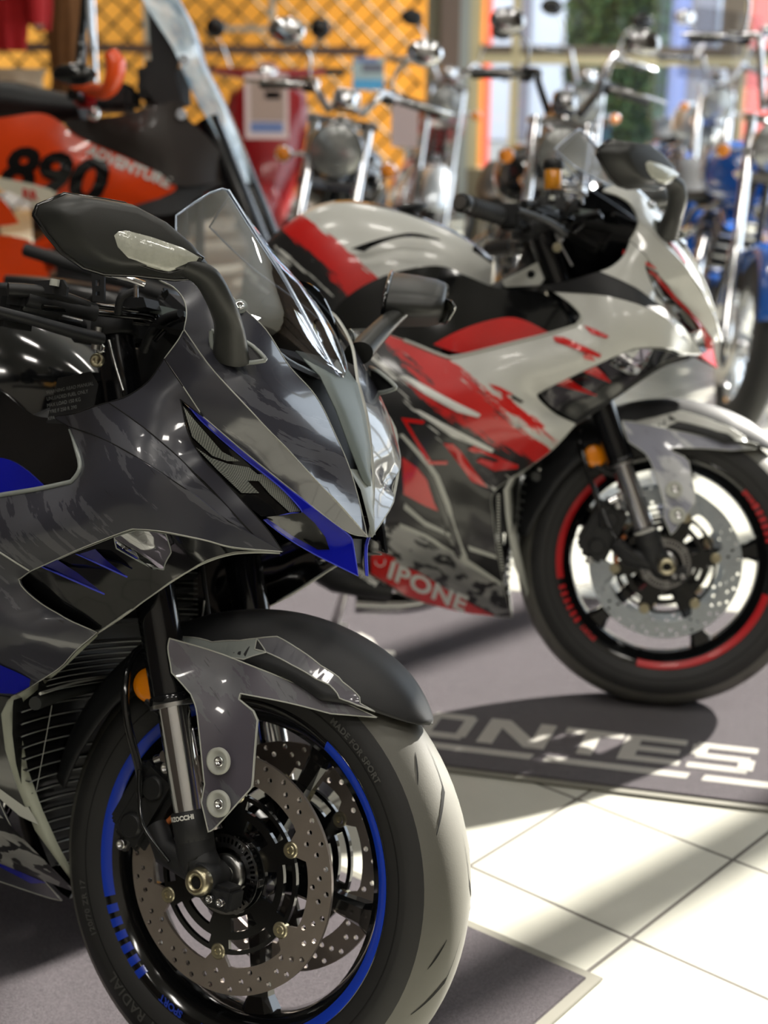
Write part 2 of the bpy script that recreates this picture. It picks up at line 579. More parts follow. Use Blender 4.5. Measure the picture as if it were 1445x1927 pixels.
def tag(o, label=None, cat=None, group=None, kind=None):
    if label: o['label'] = label
    if cat: o['category'] = cat
    if group: o['group'] = group
    if kind: o['kind'] = kind
    return o
def empty(name, mw=None, loc=None, rz=0.0):
    o = bpy.data.objects.new(name, None)
    o.empty_display_size = .1
    COL.objects.link(o)
    if mw is not None: o.matrix_world = mw
    if loc is not None: o.location = loc; o.rotation_euler = (0, 0, rz)
    return o
Y = Vector((0, 1, 0))

# ------------------------------------------------------------------ the sport bike
a_ = F1.P
b_ = F2.P
def pa(*L):
    return [tuple(a_(*q[:3])) + tuple(q[3:]) for q in L]
def pb(*L):
    return [tuple(b_(*q[:3])) + tuple(q[3:]) for q in L]
AX = Vector((0, 0, .2985))           # front axle
RW = -1.375                          # rear axle x
def circle(cx, cy, r, n=10, ph=0.0):
    return [(cx + r * cos(ph + 2 * pi * k / n), cy + r * sin(ph + 2 * pi * k / n)) for k in range(n)]
def sector(r0, r1, t0, t1, n=8, rd=0.0):
    return [(r1 * cos(t0 + (t1 - t0) * k / n), r1 * sin(t0 + (t1 - t0) * k / n)) for k in range(n + 1)] + \
           [(r0 * cos(t1 + (t0 - t1) * k / n), r0 * sin(t1 + (t0 - t1) * k / n)) for k in range(n + 1)]

def make_wheel(root, ax, R, hw, rim_r, phase, tapes, rear=False, disc_mat=None, detail=True, letters=False, tape_text=None):
    kind = 'rear' if rear else 'front'
    # ---- tyre
    t = MB()
    rc = min(hw * 1.02, R - rim_r - .006)
    crown = R - rc
    prof = []
    prof.append((rim_r - .004, -hw * .78)); prof.append((rim_r + .004, -hw * .86))
    prof.append((rim_r + .018, -hw * .97)); prof.append((rim_r + .03, -hw * 1.0))
    for k in range(-8, 9):
        th = k / 8 * radians(78)
        prof.append((crown + rc * cos(th) * 1.0 - (0 if rear else .0), hw * sin(th) / sin(radians(78))))
    prof += [(rim_r + .03, hw), (rim_r + .018, hw * .97), (rim_r + .004, hw * .86), (rim_r - .004, hw * .78)]
    t.lathe(prof[:7], ax, Y, M['rubber'], 96); t.lathe(prof[6:-6], ax, Y, M['tread'], 96); t.lathe(prof[-7:], ax, Y, M['rubber'], 96)
    def surf(phi, s):
        """point on the tread: phi around, s across (-1..1)"""
        th = s * radians(78)
        r = crown + rc * cos(th) + .0004
        return ax + Vector((cos(phi) * r, hw * sin(th) / sin(radians(78)), sin(phi) * r))
    def lens(path, wid):
        vs = []; fs = []
        n = len(path)
        for i, (ph, s_) in enumerate(path):
            w = wid * sin(pi * (i + .35) / (n + .0)) if i < n - 1 else wid * .25
            vs.append(surf(ph - w / R, s_)); vs.append(surf(ph + w / R, s_))
        for i in range(n - 1):
            fs.append((2 * i, 2 * i + 1, 2 * i + 3, 2 * i + 2))
        t.add(vs, fs, M['groove'])
    N = 8
    for k in range(N):
        p0 = 2 * pi * k / N
        for sg in (-1, 1):
            q = p0 + (0 if sg < 0 else pi / N)
            path = [(q - .20 * f, sg * (.03 + .10 * f)) for f in np.linspace(0, 1, 7)] + [(q - .20 - .17 * f, sg * (.13 + .36 * f ** .9)) for f in np.linspace(.15, 1, 7)]
            lens(path, .0044)
            lens([(q - .02 - .13 * f, sg * (.34 + .20 * f)) for f in np.linspace(0, 1, 6)], .0032)
    for sg in (-1, 1):      # moulding line on each wall
        t.lathe([(rim_r + .021, sg * hw * .985), (rim_r + .0225, sg * hw * .992)], ax, Y, M['groove'], 96)
    if letters:
        def wall(txt, phi0, size, rr):
            wid = [0]
            def fn(x, y):
                r = rr + y
                ph = phi0 - x / rr
                return ax + Vector((cos(ph) * r, -hw * .998 - .0012, sin(ph) * r))
            t.text(txt, M['tyre_letter'], fn, size, 0.0004, 1.1)
        wall('120/70 ZR 17', radians(216), .012, rim_r + .024)
        wall('PILOT RADIAL', radians(262), .02, rim_r + .022)
        wall('MADE FOR SPORT', radians(64), .011, rim_r + .026)
        wall('RADIAL TUBELESS', radians(120), .009, rim_r + .027)
    t.build(kind + '_tyre', root)
    # ---- rim with hub and five tapering spokes
    r = MB()
    lip = hw * .78
    g = M['gloss_black']
    prof = [(rim_r + .002, -lip * .9), (rim_r + .0035, -lip * 1.06), (rim_r - .001, -lip * 1.09), (rim_r - .010, -lip * 1.0), (rim_r - .014, -lip * .9), (rim_r - .026, -lip * .72), (rim_r - .030, -lip * .3), (rim_r - .032, 0),
            (rim_r - .030, lip * .3), (rim_r - .026, lip * .72), (rim_r - .014, lip * .9), (rim_r - .010, lip * 1.0), (rim_r - .001, lip * 1.09), (rim_r + .0035, lip * 1.06), (rim_r + .002, lip * .9)]
    r.lathe(prof, ax, Y, g, 80)
    r.lathe([(.016, -.064), (.030, -.064), (.034, -.058), (.036, -.03), (.043, -.02), (.043, .02), (.036, .03), (.034, .058), (.030, .064), (.016, .064)], ax, Y, g, 32)
    for k in range(5):
        th = phase + 2 * pi * k / 5
        d = Vector((cos(th), 0, sin(th))); n = Vector((-sin(th), 0, cos(th)))
        secs = [(.034, .021, .019), (.07, .0145, .015), (.13, .012, .0125), (rim_r - .05, .0155, .014), (rim_r - .029, .026, .018)]
        vs = []; fs = []
        for rad, hwid, hth in secs:
            c = ax + d * rad
            for sx, sy in ((-1, -.55), (-.62, -1), (.62, -1), (1, -.55), (1, .55), (.62, 1), (-.62, 1), (-1, .55)):
                vs.append(c + n * (hwid * sx) + Y * (hth * sy))
        for i in range(len(secs) - 1):
            for j in range(8):
                fs.append((i * 8 + j, i * 8 + (j + 1) % 8, i * 8 + 8 + (j + 1) % 8, i * 8 + 8 + j))
        r.add(vs, fs, g, False)
    rim = r.build(kind + '_rim', root)
    # ---- coloured tapes on the lips
    tp = MB()
    for t0, t1, mt in tapes:
        for sg in (-1, 1):
            y0, y1 = (-lip * 1.095, -lip * 1.015) if sg < 0 else (lip * 1.015, lip * 1.095)
            pr = [(rim_r - .0125, sg * lip * .985), (rim_r - .0098, sg * (lip * 1.0 + .0012)), (rim_r - .0014, sg * (lip * 1.09 + .0014)), (rim_r + .0012, sg * (lip * 1.092 + .0012))]
            tp.lathe(pr, ax, Vector((0, -1, 0)), mt, max(3, int(abs(t1 - t0) * 20)), True, radians(0) + t0, t1, ref=(1, 0, 0)) if False else None
            ns = max(3, int(abs(t1 - t0) * 24)); vs = []; fs = []
            for i in range(ns + 1):
                ph = t0 + (t1 - t0) * i / ns
                for rr, yy in pr:
                    vs.append(ax + Vector((cos(ph) * rr, yy, sin(ph) * rr)))
            for i in range(ns):
                for j in range(3):
                    fs.append((i * 4 + j, i * 4 + j + 1, i * 4 + 5 + j, i * 4 + 4 + j))
            tp.add(vs, fs, mt)
    if tape_text:
        txt, phis, mt = tape_text
        for ph0 in phis:
            def fn(x, y):
                rr = rim_r - .0105 + y
                ph = ph0 - x / rr
                return ax + Vector((cos(ph) * rr, -(lip * 1.045 + .0028), sin(ph) * rr))
            tp.text(txt, mt, fn, .0135, .0005, 1.0)
    if tp.v:
        tp.build('rim_tape', rim)
    # valve and balance weights
    vv = MB()
    ph = phase + 1.9
    c = ax + Vector((cos(ph), 0, sin(ph))) * (rim_r - .03)
    vv.cyl(c, c - Vector((cos(ph), 0, sin(ph))) * .03 + Y * -.006, .003, M['brass'], 10)
    vv.build('valve', rim)
    return rim

def make_disc(root, side, phase, mat, n=6):
    """floating brake disc with drilled ring, black carrier, bobbins"""
    y0 = side * .0665
    def m3(x, y, h):
        return AX + Vector((x, y0 + side * h * .5 if False else y0 + (h - .0025), y))
    ring = []
    holes = []
    # inner edge with tabs for the bobbins
    inner = []
    steps = 96
    for k in range(steps):
        th = 2 * pi * k / steps
        ph = ((th - phase) % (2 * pi / n)) / (2 * pi / n)
        ph = min(ph, 1 - ph)
        r = .1005 if ph < .075 else (.118 if ph > .16 else .1005 + (ph - .075) / .085 * .0175)
        inner.append((r * cos(th), r * sin(th)))
    outer = [(.1515 * cos(2 * pi * k / 96), .1515 * sin(2 * pi * k / 96)) for k in range(96)]
    nh = 30
    for k in range(nh):
        for j, rr in enumerate((.1245, .1345, .1445)):
            th = phase + 2 * pi * (k + (0, .42, .8)[j]) / nh
            if j == 0 and k % 2: continue
            holes.append(circle(rr * cos(th), rr * sin(th), .0036, 8))
    d = MB()
    d.prism(outer, .005, mat, [inner] + holes, m3)
    disc = d.build('brake_disc', root)
    c = MB()
    slots = []
    for k in range(n):
        t0 = phase + 2 * pi * (k + .5) / n
        slots.append(sector(.083, .096, t0 - .36, t0 + .36, 8))
        slots.append(sector(.056, .073, t0 - .30, t0 + .26, 6))
    outl = []
    for k in range(96):
        th = 2 * pi * k / 96
        ph = ((th - phase) % (2 * pi / n)) / (2 * pi / n)
        ph = min(ph, 1 - ph)
        r = .106 if ph < .08 else .1015
        outl.append((r * cos(th), r * sin(th)))
    c.prism(outl, .006, M['gloss_black'], [circle(0, 0, .031, 24)] + slots, lambda x, y, h: AX + Vector((x, y0 - .003 + h, y)))
    for k in range(6):
        th = phase + .5 + 2 * pi * k / 6
        p = AX + Vector((cos(th) * .046, y0, sin(th) * .046))
        c.cyl(p, p + Y * side * .008, .0065, M['dark_chrome'], 10)
    c.build('disc_carrier', disc)
    for k in range(n):
        b = MB()
        th = phase + 2 * pi * k / n
        p = AX + Vector((cos(th) * .1, y0 - .0045, sin(th) * .1))
        b.lathe([(.0001, .0005), (.0028, .0005), (.0036, -.0012), (.0052, -.0012), (.0062, .0), (.0092, .0), (.0105, .0012), (.0105, .008), (.009, .0092), (.0001, .0092)], p, Y, M['brass'], 24, False)
        b.build('disc_bobbin', disc)
    if side < 0:
        a = MB()
        hs = [sector(.0395, .0465, 2 * pi * k / 44, 2 * pi * k / 44 + .075, 2) for k in range(44)]
        a.prism(circle(0, 0, .05, 60), .002, M['dark_chrome'], [circle(0, 0, .034, 24)] + hs, lambda x, y, h: AX + Vector((x, y0 - .011 + h, y)))
        a.build('sensor_ring', disc)
    return disc

def bolt(mb, p, n, r, mat, h=.004):
    p = Vector(p); n = Vector(n).normalized()
    mb.lathe([(.0001, h * .4), (r * .45, h * .4), (r * .5, h), (r * .9, h), (r, h * .8), (r, 0)], p, n, mat, 14)

def fork_axis(z, w):
    return Vector((-.046 - .41 * (z - .369), -w, z))

def shell(rim, crown_dir, depth, inset, mat, mb=None, back=None):
    """rounded housing: rim loop, then shrinking loops pushed along crown_dir"""
    m = mb or MB()
    n = len(rim)
    c = sum(rim, Vector()) / n
    d = Vector(crown_dir).normalized()
    loops = []
    for f, dd in ((1.0, 0.0), (1.0, .16), (.96, .45), (1 - inset * .55, .78), (1 - inset, .95), (1 - inset * 1.6, 1.0)):
        loops.append([c + (p - c) * f + d * depth * dd for p in rim])
    vs = [p for L in loops for p in L]
    fs = []
    for i in range(len(loops) - 1):
        for k in range(n):
            fs.append((i * n + k, i * n + (k + 1) % n, (i + 1) * n + (k + 1) % n, (i + 1) * n + k))
    fs.append([(len(loops) - 1) * n + k for k in range(n)])
    m.add(vs, fs, mat)
    if back:
        m.add([c + (p - c) * .97 + d * .004 for p in rim], [list(range(n))[::-1]], back, False)
    return m

def sport_bike(F, name, L, wheel_phase, disc_phase, tapes, disc_mat, near):
    """L: dict of livery materials"""
    root = empty(name, F.M)
    E = L['edge']
    # =============== wheels and brakes
    make_wheel(root, AX, .2985, .060, .2165, wheel_phase, tapes, letters=near, tape_text=L.get('tape_text'))
    make_wheel(root, Vector((RW, 0, .305)), .305, .082, .2165, wheel_phase + .3, [], rear=True)
    make_disc(root, -1, disc_phase, disc_mat)
    make_disc(root, 1, disc_phase + .2, disc_mat)
    # axle
    a = MB()
    a.cyl(AX - Y * .131, AX + Y * .131, .011, M['steel'], 20)
    a.lathe([(.008, -.1335), (.0085, -.139), (.0135, -.140), (.0165, -.137), (.0175, -.131), (.0175, -.126)], AX, Y, M['brass'], 28)
    a.lathe([(.0001, -.134), (.008, -.134)], AX, Y, M['groove'], 20)
    a.lathe([(.024, -.062), (.026, -.075), (.022, -.078), (.012, -.078)], AX, Y, M['steel'], 28)
    a.build('front_axle', root)
    # =============== fork legs
    for sd, w in (('r', .105), ('l', -.105)):
        sg = 1 if w > 0 else -1
        up = MB()
        top, col, bot = fork_axis(.965, w), fork_axis(.495, w), fork_axis(.352, w)
        up.cyl(fork_axis(.500, w), top, .0262, M['fork_black'], 28)
        up.cyl(fork_axis(.508, w), fork_axis(.494, w), .0285, M['fork_black'], 28, bev=.003)
        up.cyl(fork_axis(.497, w), fork_axis(.4925, w), .0288, M['steel'], 28)
        up.cyl(top, fork_axis(.978, w), .021, M['gloss_black'], 24, bev=.003)
        up.build('fork_outer_tube', root)
        st = MB()
        st.cyl(fork_axis(.36, w), fork_axis(.505, w), .0208, M['chrome'], 32)
        st.build('fork_stanchion', root)
        ft = MB()
        P0 = fork_axis(.372, w)
        ft.cyl(fork_axis(.372, w), fork_axis(.335, w), .0245, M['matte_black'], 28, bev=.002)
        axe = AX + Y * (-w) + Vector((-.004, 0, 0))
        ft.tube([fork_axis(.34, w), fork_axis(.315, w) + Vector((.0, 0, 0)), axe + Vector((-.012, 0, .012)), axe + Vector((0, 0, -.022))], [.0245, .0245, .023, .016], M['matte_black'], 20, smooth_pts=4)
        ft.cyl(axe - Y * sg * -.018 - Y * sg * 0, axe - Y * sg * .022, .0215, M['matte_black'], 28, bev=.002)
        ft.box(axe + Vector((.026, 0, -.016)), (.04, .034, .03), M['matte_black'], bevel=.005)
        for dx in (.020, .036):
            bolt(ft, axe + Vector((dx, -sg * .018, -.018)), (0, -sg, 0), .0055, M['dark_chrome'], .006)
        # caliper arm to the rear
        ft.tube([axe + Vector((-.01, 0, .005)), Vector((-.075, -w + sg * .0, .312)), Vector((-.10, -w + sg * .01, .335))], [.018, .015, .014], M['matte_black'], 12, flat=1.2)
        foot = ft.build('fork_bottom', root)
        if sg > 0:
            lb = MB()
            # maker's band round the leg
            ax_d = (fork_axis(.4, w) - fork_axis(.36, w)).normalized()
            bc = fork_axis(.3645, w)
            side = Vector((0, -1, 0)); fwd = ax_d.cross(side).normalized()
            def fnb(x, y, r=.0249):
                th = (x - .027) / r
                return bc + ax_d * (y - .002) + (side * cos(th) + fwd * sin(th)) * r
            lb.text('MARZOCCHI', M['text_white'], fnb, .0078, .0004, 1.02)
            lb.build('maker_lettering', foot)
    # triple clamps and steering head
    for z, nm in ((.955, 'upper_fork_clamp'), (.76, 'lower_fork_clamp')):
        c = MB()
        p = fork_axis(z, 0)
        for w in (-.105, .105):
            c.cyl(fork_axis(z - .016, w), fork_axis(z + .016, w), .034, M['matte_black'], 24, bev=.003)
        c.box(p + Vector((-.02, 0, 0)), (.05, .19, .028), M['matte_black'], bevel=.006)
        c.cyl(p + Vector((-.035, 0, -.02)), p + Vector((-.035, 0, .02)), .024, M['gloss_black'], 20, bev=.004)
        c.build(nm, root)
    # =============== caliper (rear of the disc), sensor, hose, reflector
    for sg in (1, -1):
        c = MB()
        y = -sg * .0665
        ctr = Vector((-.125, y, .355))
        dirr = Vector((-.125, 0, .056)).normalized(); tan = Vector((-dirr.z, 0, dirr.x))
        for oy in (-.021, .021):
            R_ = Matrix((tuple(dirr), (0, 1, 0), tuple(tan))).transposed()
            c.box(ctr + Y * oy, (.058, .022, .118), M['black_plastic'], R_, bevel=.009)
            for q in (-.03, .03):
                p = ctr + Y * oy + tan * q
                c.cyl(p, p + Y * (.016 if oy > 0 else -.016), .017, M['black_plastic'], 20, bev=.003)
        c.box(ctr + dirr * .026, (.022, .062, .10), M['black_plastic'], R_, bevel=.006)
        c.tube([ctr + tan * -.07 + Y * (-sg * .02), ctr + tan * .07 + Y * (-sg * .02)], .0075, M['black_plastic'], 12)
        for q in (-.062, .062):
            bolt(c, ctr + tan * q + Y * (-sg * .027), (0, -sg, 0), .007, M['steel'], .006)
        cal = c.build('brake_caliper', root)
        if sg > 0:
            k = MB()
            p = Vector((-.097, -.09, .43))
            k.cyl(p, p + Vector((.004, -.022, .0)), .0085, M['chrome'], 16, bev=.001)
            k.cyl(p + Vector((.0, -.006, .0)), p + Vector((-.02, -.006, -.012)), .006, M['chrome'], 12)
            k.cyl(p + Vector((-.004, .0, .014)), p + Vector((.0, -.002, .03)), .0045, M['black_plastic'], 12)
            k.build('hose_banjo', cal)
    for sg in (1, -1):
        r = MB()
        rc_ = Vector((-.150, -sg * .088, .507))
        r.lathe([(.0001, .006), (.012, .006), (.0215, .004), (.023, 0), (.023, -.005)], rc_, (.25, -sg, 0), M['amber'], 28)
        r.lathe([(.0245, .001), (.0245, -.008), (.0001, -.008)], rc_, (.25, -sg, 0), M['black_plastic'], 28)
        r.tube([rc_ + Vector((0, 0, -.02)), Vector((-.11, -sg * .088, .47))], .006, M['black_plastic'])
        r.build('side_reflector', root)
    h = MB()
    h.tube([a_(285, 1210, .06), a_(250, 1235, .09), a_(236, 1290, .11), a_(240, 1360, .115), a_(262, 1450, .105), a_(264, 1500, .10)], .0055, M['gloss_black'], 10, smooth_pts=6)
    h.tube([a_(262, 1450, .11), a_(262, 1500, .12), a_(270, 1555, .13), a_(318, 1622, .128)], .0028, M['gloss_black'], 8, smooth_pts=6)
    h.tube([a_(380, 1060, .0), a_(386, 1110, .0), a_(397, 1185, .0)], .003, M['black_plastic'], 8, smooth_pts=4)
    h.tube([a_(384, 1130, .01), a_(378, 1170, .01), a_(356, 1204, .02)], .0016, M['steel'], 6, smooth_pts=4)
    h.build('brake_hose', root)
    cw = MB()
    cw.tube([a_(325, 1538, .09), a_(306, 1562, .09), a_(296, 1612, .088)], .004, M['copper_wire'], 8, smooth_pts=4)
    cw.build('brake_hose_sleeve', root)
    # =============== front fender
    fd = MB()
    NA, NB = 60, 32
    t0, t1 = radians(48), radians(172)
    vs = []; fs = []
    def fpt(th, s):
        f = (th - t0) / (t1 - t0)
        hw_ = .084 * min(1, sqrt(max(f, 0) / .16)) if f < .16 else .084
        hw_ = max(hw_, .003)
        if f > .86: hw_ = .084 - (f - .86) / .14 * .012
        drop = .062 * abs(s) ** 3.0
        r = .3275 - drop * (hw_ / .084) ** 1.5 - (.012 * (1 - min(1, f / .12)) ** 1.5)
        return AX + Vector((cos(th) * r, s * hw_, sin(th) * r))
    for i in range(NA + 1):
        th = t0 + (t1 - t0) * (i / NA) ** 1.15
        for j in range(NB + 1):
            vs.append(fpt(th, -1 + 2 * j / NB))
    for i in range(NA):
        for j in range(NB):
            fs.append((i * (NB + 1) + j, i * (NB + 1) + j + 1, (i + 1) * (NB + 1) + j + 1, (i + 1) * (NB + 1) + j))
    fd.add(vs, fs, L['fender'])
    fender = fd.build('front_fender', root, solid=.004)
    leg = Panel(pa((319, 1201, .128, 'c'), (316, 1222, .132), (323, 1266, .132, 'c'), (359, 1306, .130, 'c'), (370, 1339, .131), (378, 1410, .134), (385, 1476, .135, 'c'), (379, 1510, .135, 'c'),
                   (392, 1566, .134, 'c'), (409, 1553, .132), (469, 1487, .124, 'c'), (475, 1467, .122), (484, 1356, .108, 'c'), (476, 1338, .106, 'c'), (449, 1316, .106, 'c'), (452, 1305, .104, 'c'), (540, 1322, .09), (623, 1343, .076, 'c'), (709, 1350, .055, 'c'),
                   (668, 1330, .062), (617, 1309, .070, 'c'), (530, 1275, .082), (458, 1247, .094, 'c'), (400, 1225, .106)),
                pa((430, 1400, .122), (430, 1280, .102), (360, 1240, .118)), step=.014)
    for mir in (False, True):
        m = leg.mb(L['fender_leg'], E, .0009)
        lg = m.build('fender_side_panel', fender, mirror=mir)
        k = MB()
        for (u, v, w) in ((412, 1432, .136), (412, 1512, .136)):
            p = a_(u, v, w)
            k.lathe([(.0165, -.001), (.0165, .0035), (.0135, .0045), (.0115, .001), (.0001, .001)], p, (0, -1, 0), M['pale_edge'], 28)
            bolt(k, p + Vector((.002, 0, 0)), (0, -1, 0), .0068, M['chrome'], .005)
        k.build('fender_bolts', lg, mirror=mir)
    def rf(th, w):
        f = (th - t0) / (t1 - t0)
        hw_ = max(.084 * min(1, sqrt(max(f, 0) / .16)) if f < .16 else .084, .003)
        s_ = min(1, abs(w) / hw_)
        return .3275 - .062 * s_ ** 3.0 * (hw_ / .084) ** 1.5 - (.012 * (1 - min(1, max(f, 0) / .12)) ** 1.5)
    def on_f(u, v):
        best = None
        for i in range(160):
            w = .0838 - i * .0005
            p = a_(u, v, w); th = atan2(p.z - AX.z, p.x); r = hypot(p.x, p.z - AX.z)
            d = r - rf(th, w)
            if d <= 0.0: return (th, w)
            if best is None or d < best[0]: best = (d, th, w)
        return best[1:]
    for poly, mt, nm in ((((340, 1206), (400, 1217), (450, 1214), (482, 1210), (478, 1230), (500, 1236), (458, 1250), (420, 1250), (360, 1238)), M['pale_grey'] if near else L['fender_fin'], 'fender_shoulder_film'),
                     (((482, 1210), (520, 1206), (555, 1227), (600, 1260), (640, 1291), (672, 1318), (700, 1345), (668, 1333), (630, 1312), (590, 1285), (545, 1258), (499, 1236)), L['fender_fin'], 'fender_upper_film')):
        q = [on_f(*t) for t in poly]
        q2 = []
        for i, p in enumerate(q):
            n2_ = q[(i + 1) % len(q)]
            for j in range(5): q2.append((p[0] + (n2_[0] - p[0]) * j / 5, p[1] + (n2_[1] - p[1]) * j / 5))
        ths = [p[0] for p in q2]; ws_ = [p[1] for p in q2]
        ext = [(th, w) for th in np.arange(min(ths), max(ths), .03) for w in np.arange(min(ws_), max(ws_), .006) if inside((th, w), q2)]
        V_, F_ = cdt([(p[0], p[1]) for p in q2], (), ext)
        for mir in (False, True):
            k = MB()
            S3 = lambda th, w, o: AX + Vector((cos(th) * (rf(th, w) + o), -w, sin(th) * (rf(th, w) + o)))
            k.add([S3(t_, w_, .0050) for t_, w_ in V_], F_, mt)
            lp = [S3(t_, w_, .0052) for t_, w_ in q2]
            k.tube(lp + lp[:2], .0009, E, 5, caps=False)
            k.build(nm, fender, mirror=mir)
    # =============== nose, built in mirrored halves
    parts = {}
    parts['nose_top_panel'] = (Panel(pa(
        (300, 523, .178), (360, 512, .155), (415, 534, .138), (451, 574, .13), (500, 620, .108), (545, 690, .085), (594, 745, .062), (629, 814, .046), (660, 887, .030), (691, 1010, .004, 'c'),
        (684, 1001, .014), (611, 921, .088), (560, 866, .126), (494, 797, .166), (404, 700, .200), (346, 620, .205, 'c'), (351, 590, .196), (345, 562, .188), (326, 540, .182)),
        pa((440, 683, .175), (520, 740, .136), (600, 850, .085), (600, 900, .082), (660, 960, .040), (430, 620, .160)), n=(.66, -.66, .35)), L['nose'])
    parts['nose_side_panel'] = (Panel(pa(
        (346, 620, .205, 'c'), (404, 700, .200), (494, 797, .166), (560, 866, .126), (611, 921, .088), (684, 1001, .014), (691, 1010, .006, 'c'), (646, 996, .040), (542, 916, .110), (456, 847, .157), (382, 784, .197, 'c'), (345, 728, .213), (309, 675, .214, 'c'), (333, 643, .210)),
        pa((450, 800, .180), (540, 890, .125), (380, 720, .207)), n=(.5, -.84, .1)), L['nose_low'])
    parts['cheek_front_panel'] = (Panel(pa(
        (309, 675, .214, 'c'), (345, 728, .213), (382, 784, .199, 'c'), (355, 764, .205), (339, 751, .213, 'c'), (347, 790, .210), (357, 822, .208), (369, 845, .200), (402, 885, .186), (452, 938, .165), (500, 992, .146), (531, 1037, .130, 'c'), (494, 1022, .146), (430, 955, .180), (350, 874, .220), (270, 804, .236), (204, 757, .237, 'c'), (240, 745, .232), (280, 717, .223)),
        pa((300, 760, .228), (380, 880, .205), (450, 960, .170)), n=(.3, -.95, .1)), L['cheek'])
    parts['upper_cheek_panel'] = (Panel(pa(
        (204, 757, .237, 'c'), (270, 804, .236), (350, 874, .220), (430, 955, .180), (494, 1022, .146), (531, 1038, .130, 'c'), (430, 981, .188), (346, 918, .238), (250, 856, .255), (185, 822, .240), (128, 802, .205, 'c'), (104, 784, .205), (150, 775, .222)),
        pa((260, 830, .250), (350, 895, .232), (430, 965, .186)), n=(.3, -.95, .1)), L['upper_cheek'])
    side = Panel(
        pa((128, 802, .205, 'c'), (185, 822, .240), (250, 856, .255), (346, 918, .238), (430, 981, .188), (531, 1038, .130, 'c'), (440, 1030, .176), (380, 1015, .212), (311, 1001, .240), (259, 996, .246), (235, 1000, .247), (138, 1038, .246), (57, 1075, .238), (35, 1090, .230, 'c')) +
        pa((45, 1108, .224), (110, 1155, .190), (183, 1190, .158, 'c'), (120, 1250, .165), (62, 1290, .166)) +
        pb((930, 925, .165), (928, 975, .158), (936, 1040, .128), (950, 1110, .075), (963, 1162, .010, 'c'), (932, 1160, .022), (845, 1146, .065), (762, 1122, .125), (700, 1082, .18, 'c'), (560, 1010, .23), (520, 940, .24, 'c'), (560, 800, .25), (600, 690, .25), (640, 640, .24), (660, 622, .235, 'c'), (703, 622, .24), (760, 640, .245), (830, 668, .248), (857, 671, .248), (945, 650, .246), (1033, 628, .244), (1085, 612, .238, 'c')) +
        pa((152, 880, .236), (143, 840, .225)),
        pa((190, 900, .262), (100, 980, .268), (250, 930, .262), (0, 1000, .266), (60, 1180, .225)) +
        pb((950, 760, .262), (850, 760, .27), (760, 800, .27), (1000, 700, .265), (920, 860, .22), (880, 950, .21), (820, 950, .23), (890, 1060, .15), (800, 1050, .19), (930, 1100, .085), (680, 900, .255)),
        step=.022)
    parts['side_fairing'] = (side, L['side'])
    for nm, (pn, mt) in parts.items():
        for mir in (False, True):
            m = pn.mb(mt, M['groove'] if 'cheek' in nm else E, .0007, skip=(0, 1, 2, 3, 4) if nm == 'side_fairing' else (), inner=M['gloss_black'])
            o = m.build(nm, root, mirror=mir)
            if nm == 'side_fairing' and not mir:
                side_o = o
            if nm == 'nose_top_panel':
                k = MB()
                p = a_(451, 577, .134)
                k.lathe([(.0095, 0), (.0095, .002), (.0001, .002)], p, (.5, -.75, .45), M['pale_grey'], 20)
                bolt(k, p, (.5, -.75, .45), .006, M['chrome'], .005)
                k.build('screen_bolt', o, mirror=mir)
                # mirror base frame
                k = MB()
                q = [Vector(t[:3]) for t in pa((398, 625, .188), (400, 655, .186), (418, 676, .180), (440, 686, .173), (492, 682, .160), (497, 674, .158), (462, 645, .160))]
                n_ = Vector((.35, -.85, .4)).normalized()
                k.tube([p + n_ * .003 for p in q + q[:1]], .0030, M['pale_grey'], 6, smooth_pts=3)
                k.add([p + n_ * .003 for p in q], [list(range(len(q)))], M['matte_black'], False)
                k.build('mirror_base_frame', o, mirror=mir)
    for mir in (False, True):
        k = MB()
        run = [side.at(*p, .0015) for p, g in zip(side.o2, side.seg) if g >= side.nctl - 8]
        k.tube(run, [.0030] * (len(run) - 6) + [.0027, .0024, .002, .0016, .0012, .0008], M['pale_grey'] if near else M['pale_edge'], 8)
        k.build('window_edge_trim', root, mirror=mir)
    # decals on the side fairing (right side only where the photo shows it)
    L['decals'](side, side_o, parts)
    # black window panel with fins and the clear lamp
    duct = Panel(
        pa((57, 1075, .226), (138, 1040, .232), (235, 1002, .232), (259, 998, .231), (311, 1003, .226), (380, 1016, .200), (440, 1032, .166), (525, 1040, .126, 'c'), (470, 1038, .146), (432, 1041, .158), (381, 1058, .166), (329, 1089, .168), (270, 1131, .166), (183, 1192, .150, 'c'), (110, 1157, .176), (45, 1110, .208), (37, 1092, .214, 'c')),
        pa((150, 1100, .190), (230, 1080, .188), (330, 1045, .186)))
    for mir in (False, True):
        m = duct.mb(M['gloss_black'], L['duct_edge'], .0006)
        o = m.build('air_duct_panel', root, mirror=mir)
        k = MB()
        for tri in (((83, 1066, .222), (111, 1053, .226), (150, 1078, .206), (201, 1118, .196)), ((142, 1039, .226), (176, 1026, .224), (205, 1055, .214), (244, 1086, .190))):
            q = [a_(*t) for t in tri]
            k.add([p + Vector((0, -.004, 0)) for p in q], [(0, 1, 2), (0, 2, 3)], L['duct_accent'])
            k.tube([q[0] + Vector((0, -.0045, 0)), q[3] + Vector((0, -.0045, 0))], .0012, L['accent_line'], 5)
        k.build('duct_fin', o, mirror=mir)
        k = MB()
        q = [Vector(t[:3]) for t in pa((218, 1011, .236), (260, 998, .236), (290, 1000, .232), (315, 1005, .228), (325, 1040, .200), (311, 1072, .188), (287, 1068, .190), (222, 1032, .216))]
        lens = Panel([tuple(p) + ('c',) for p in q], [tuple(a_(275, 1035, .222))], step=.012)
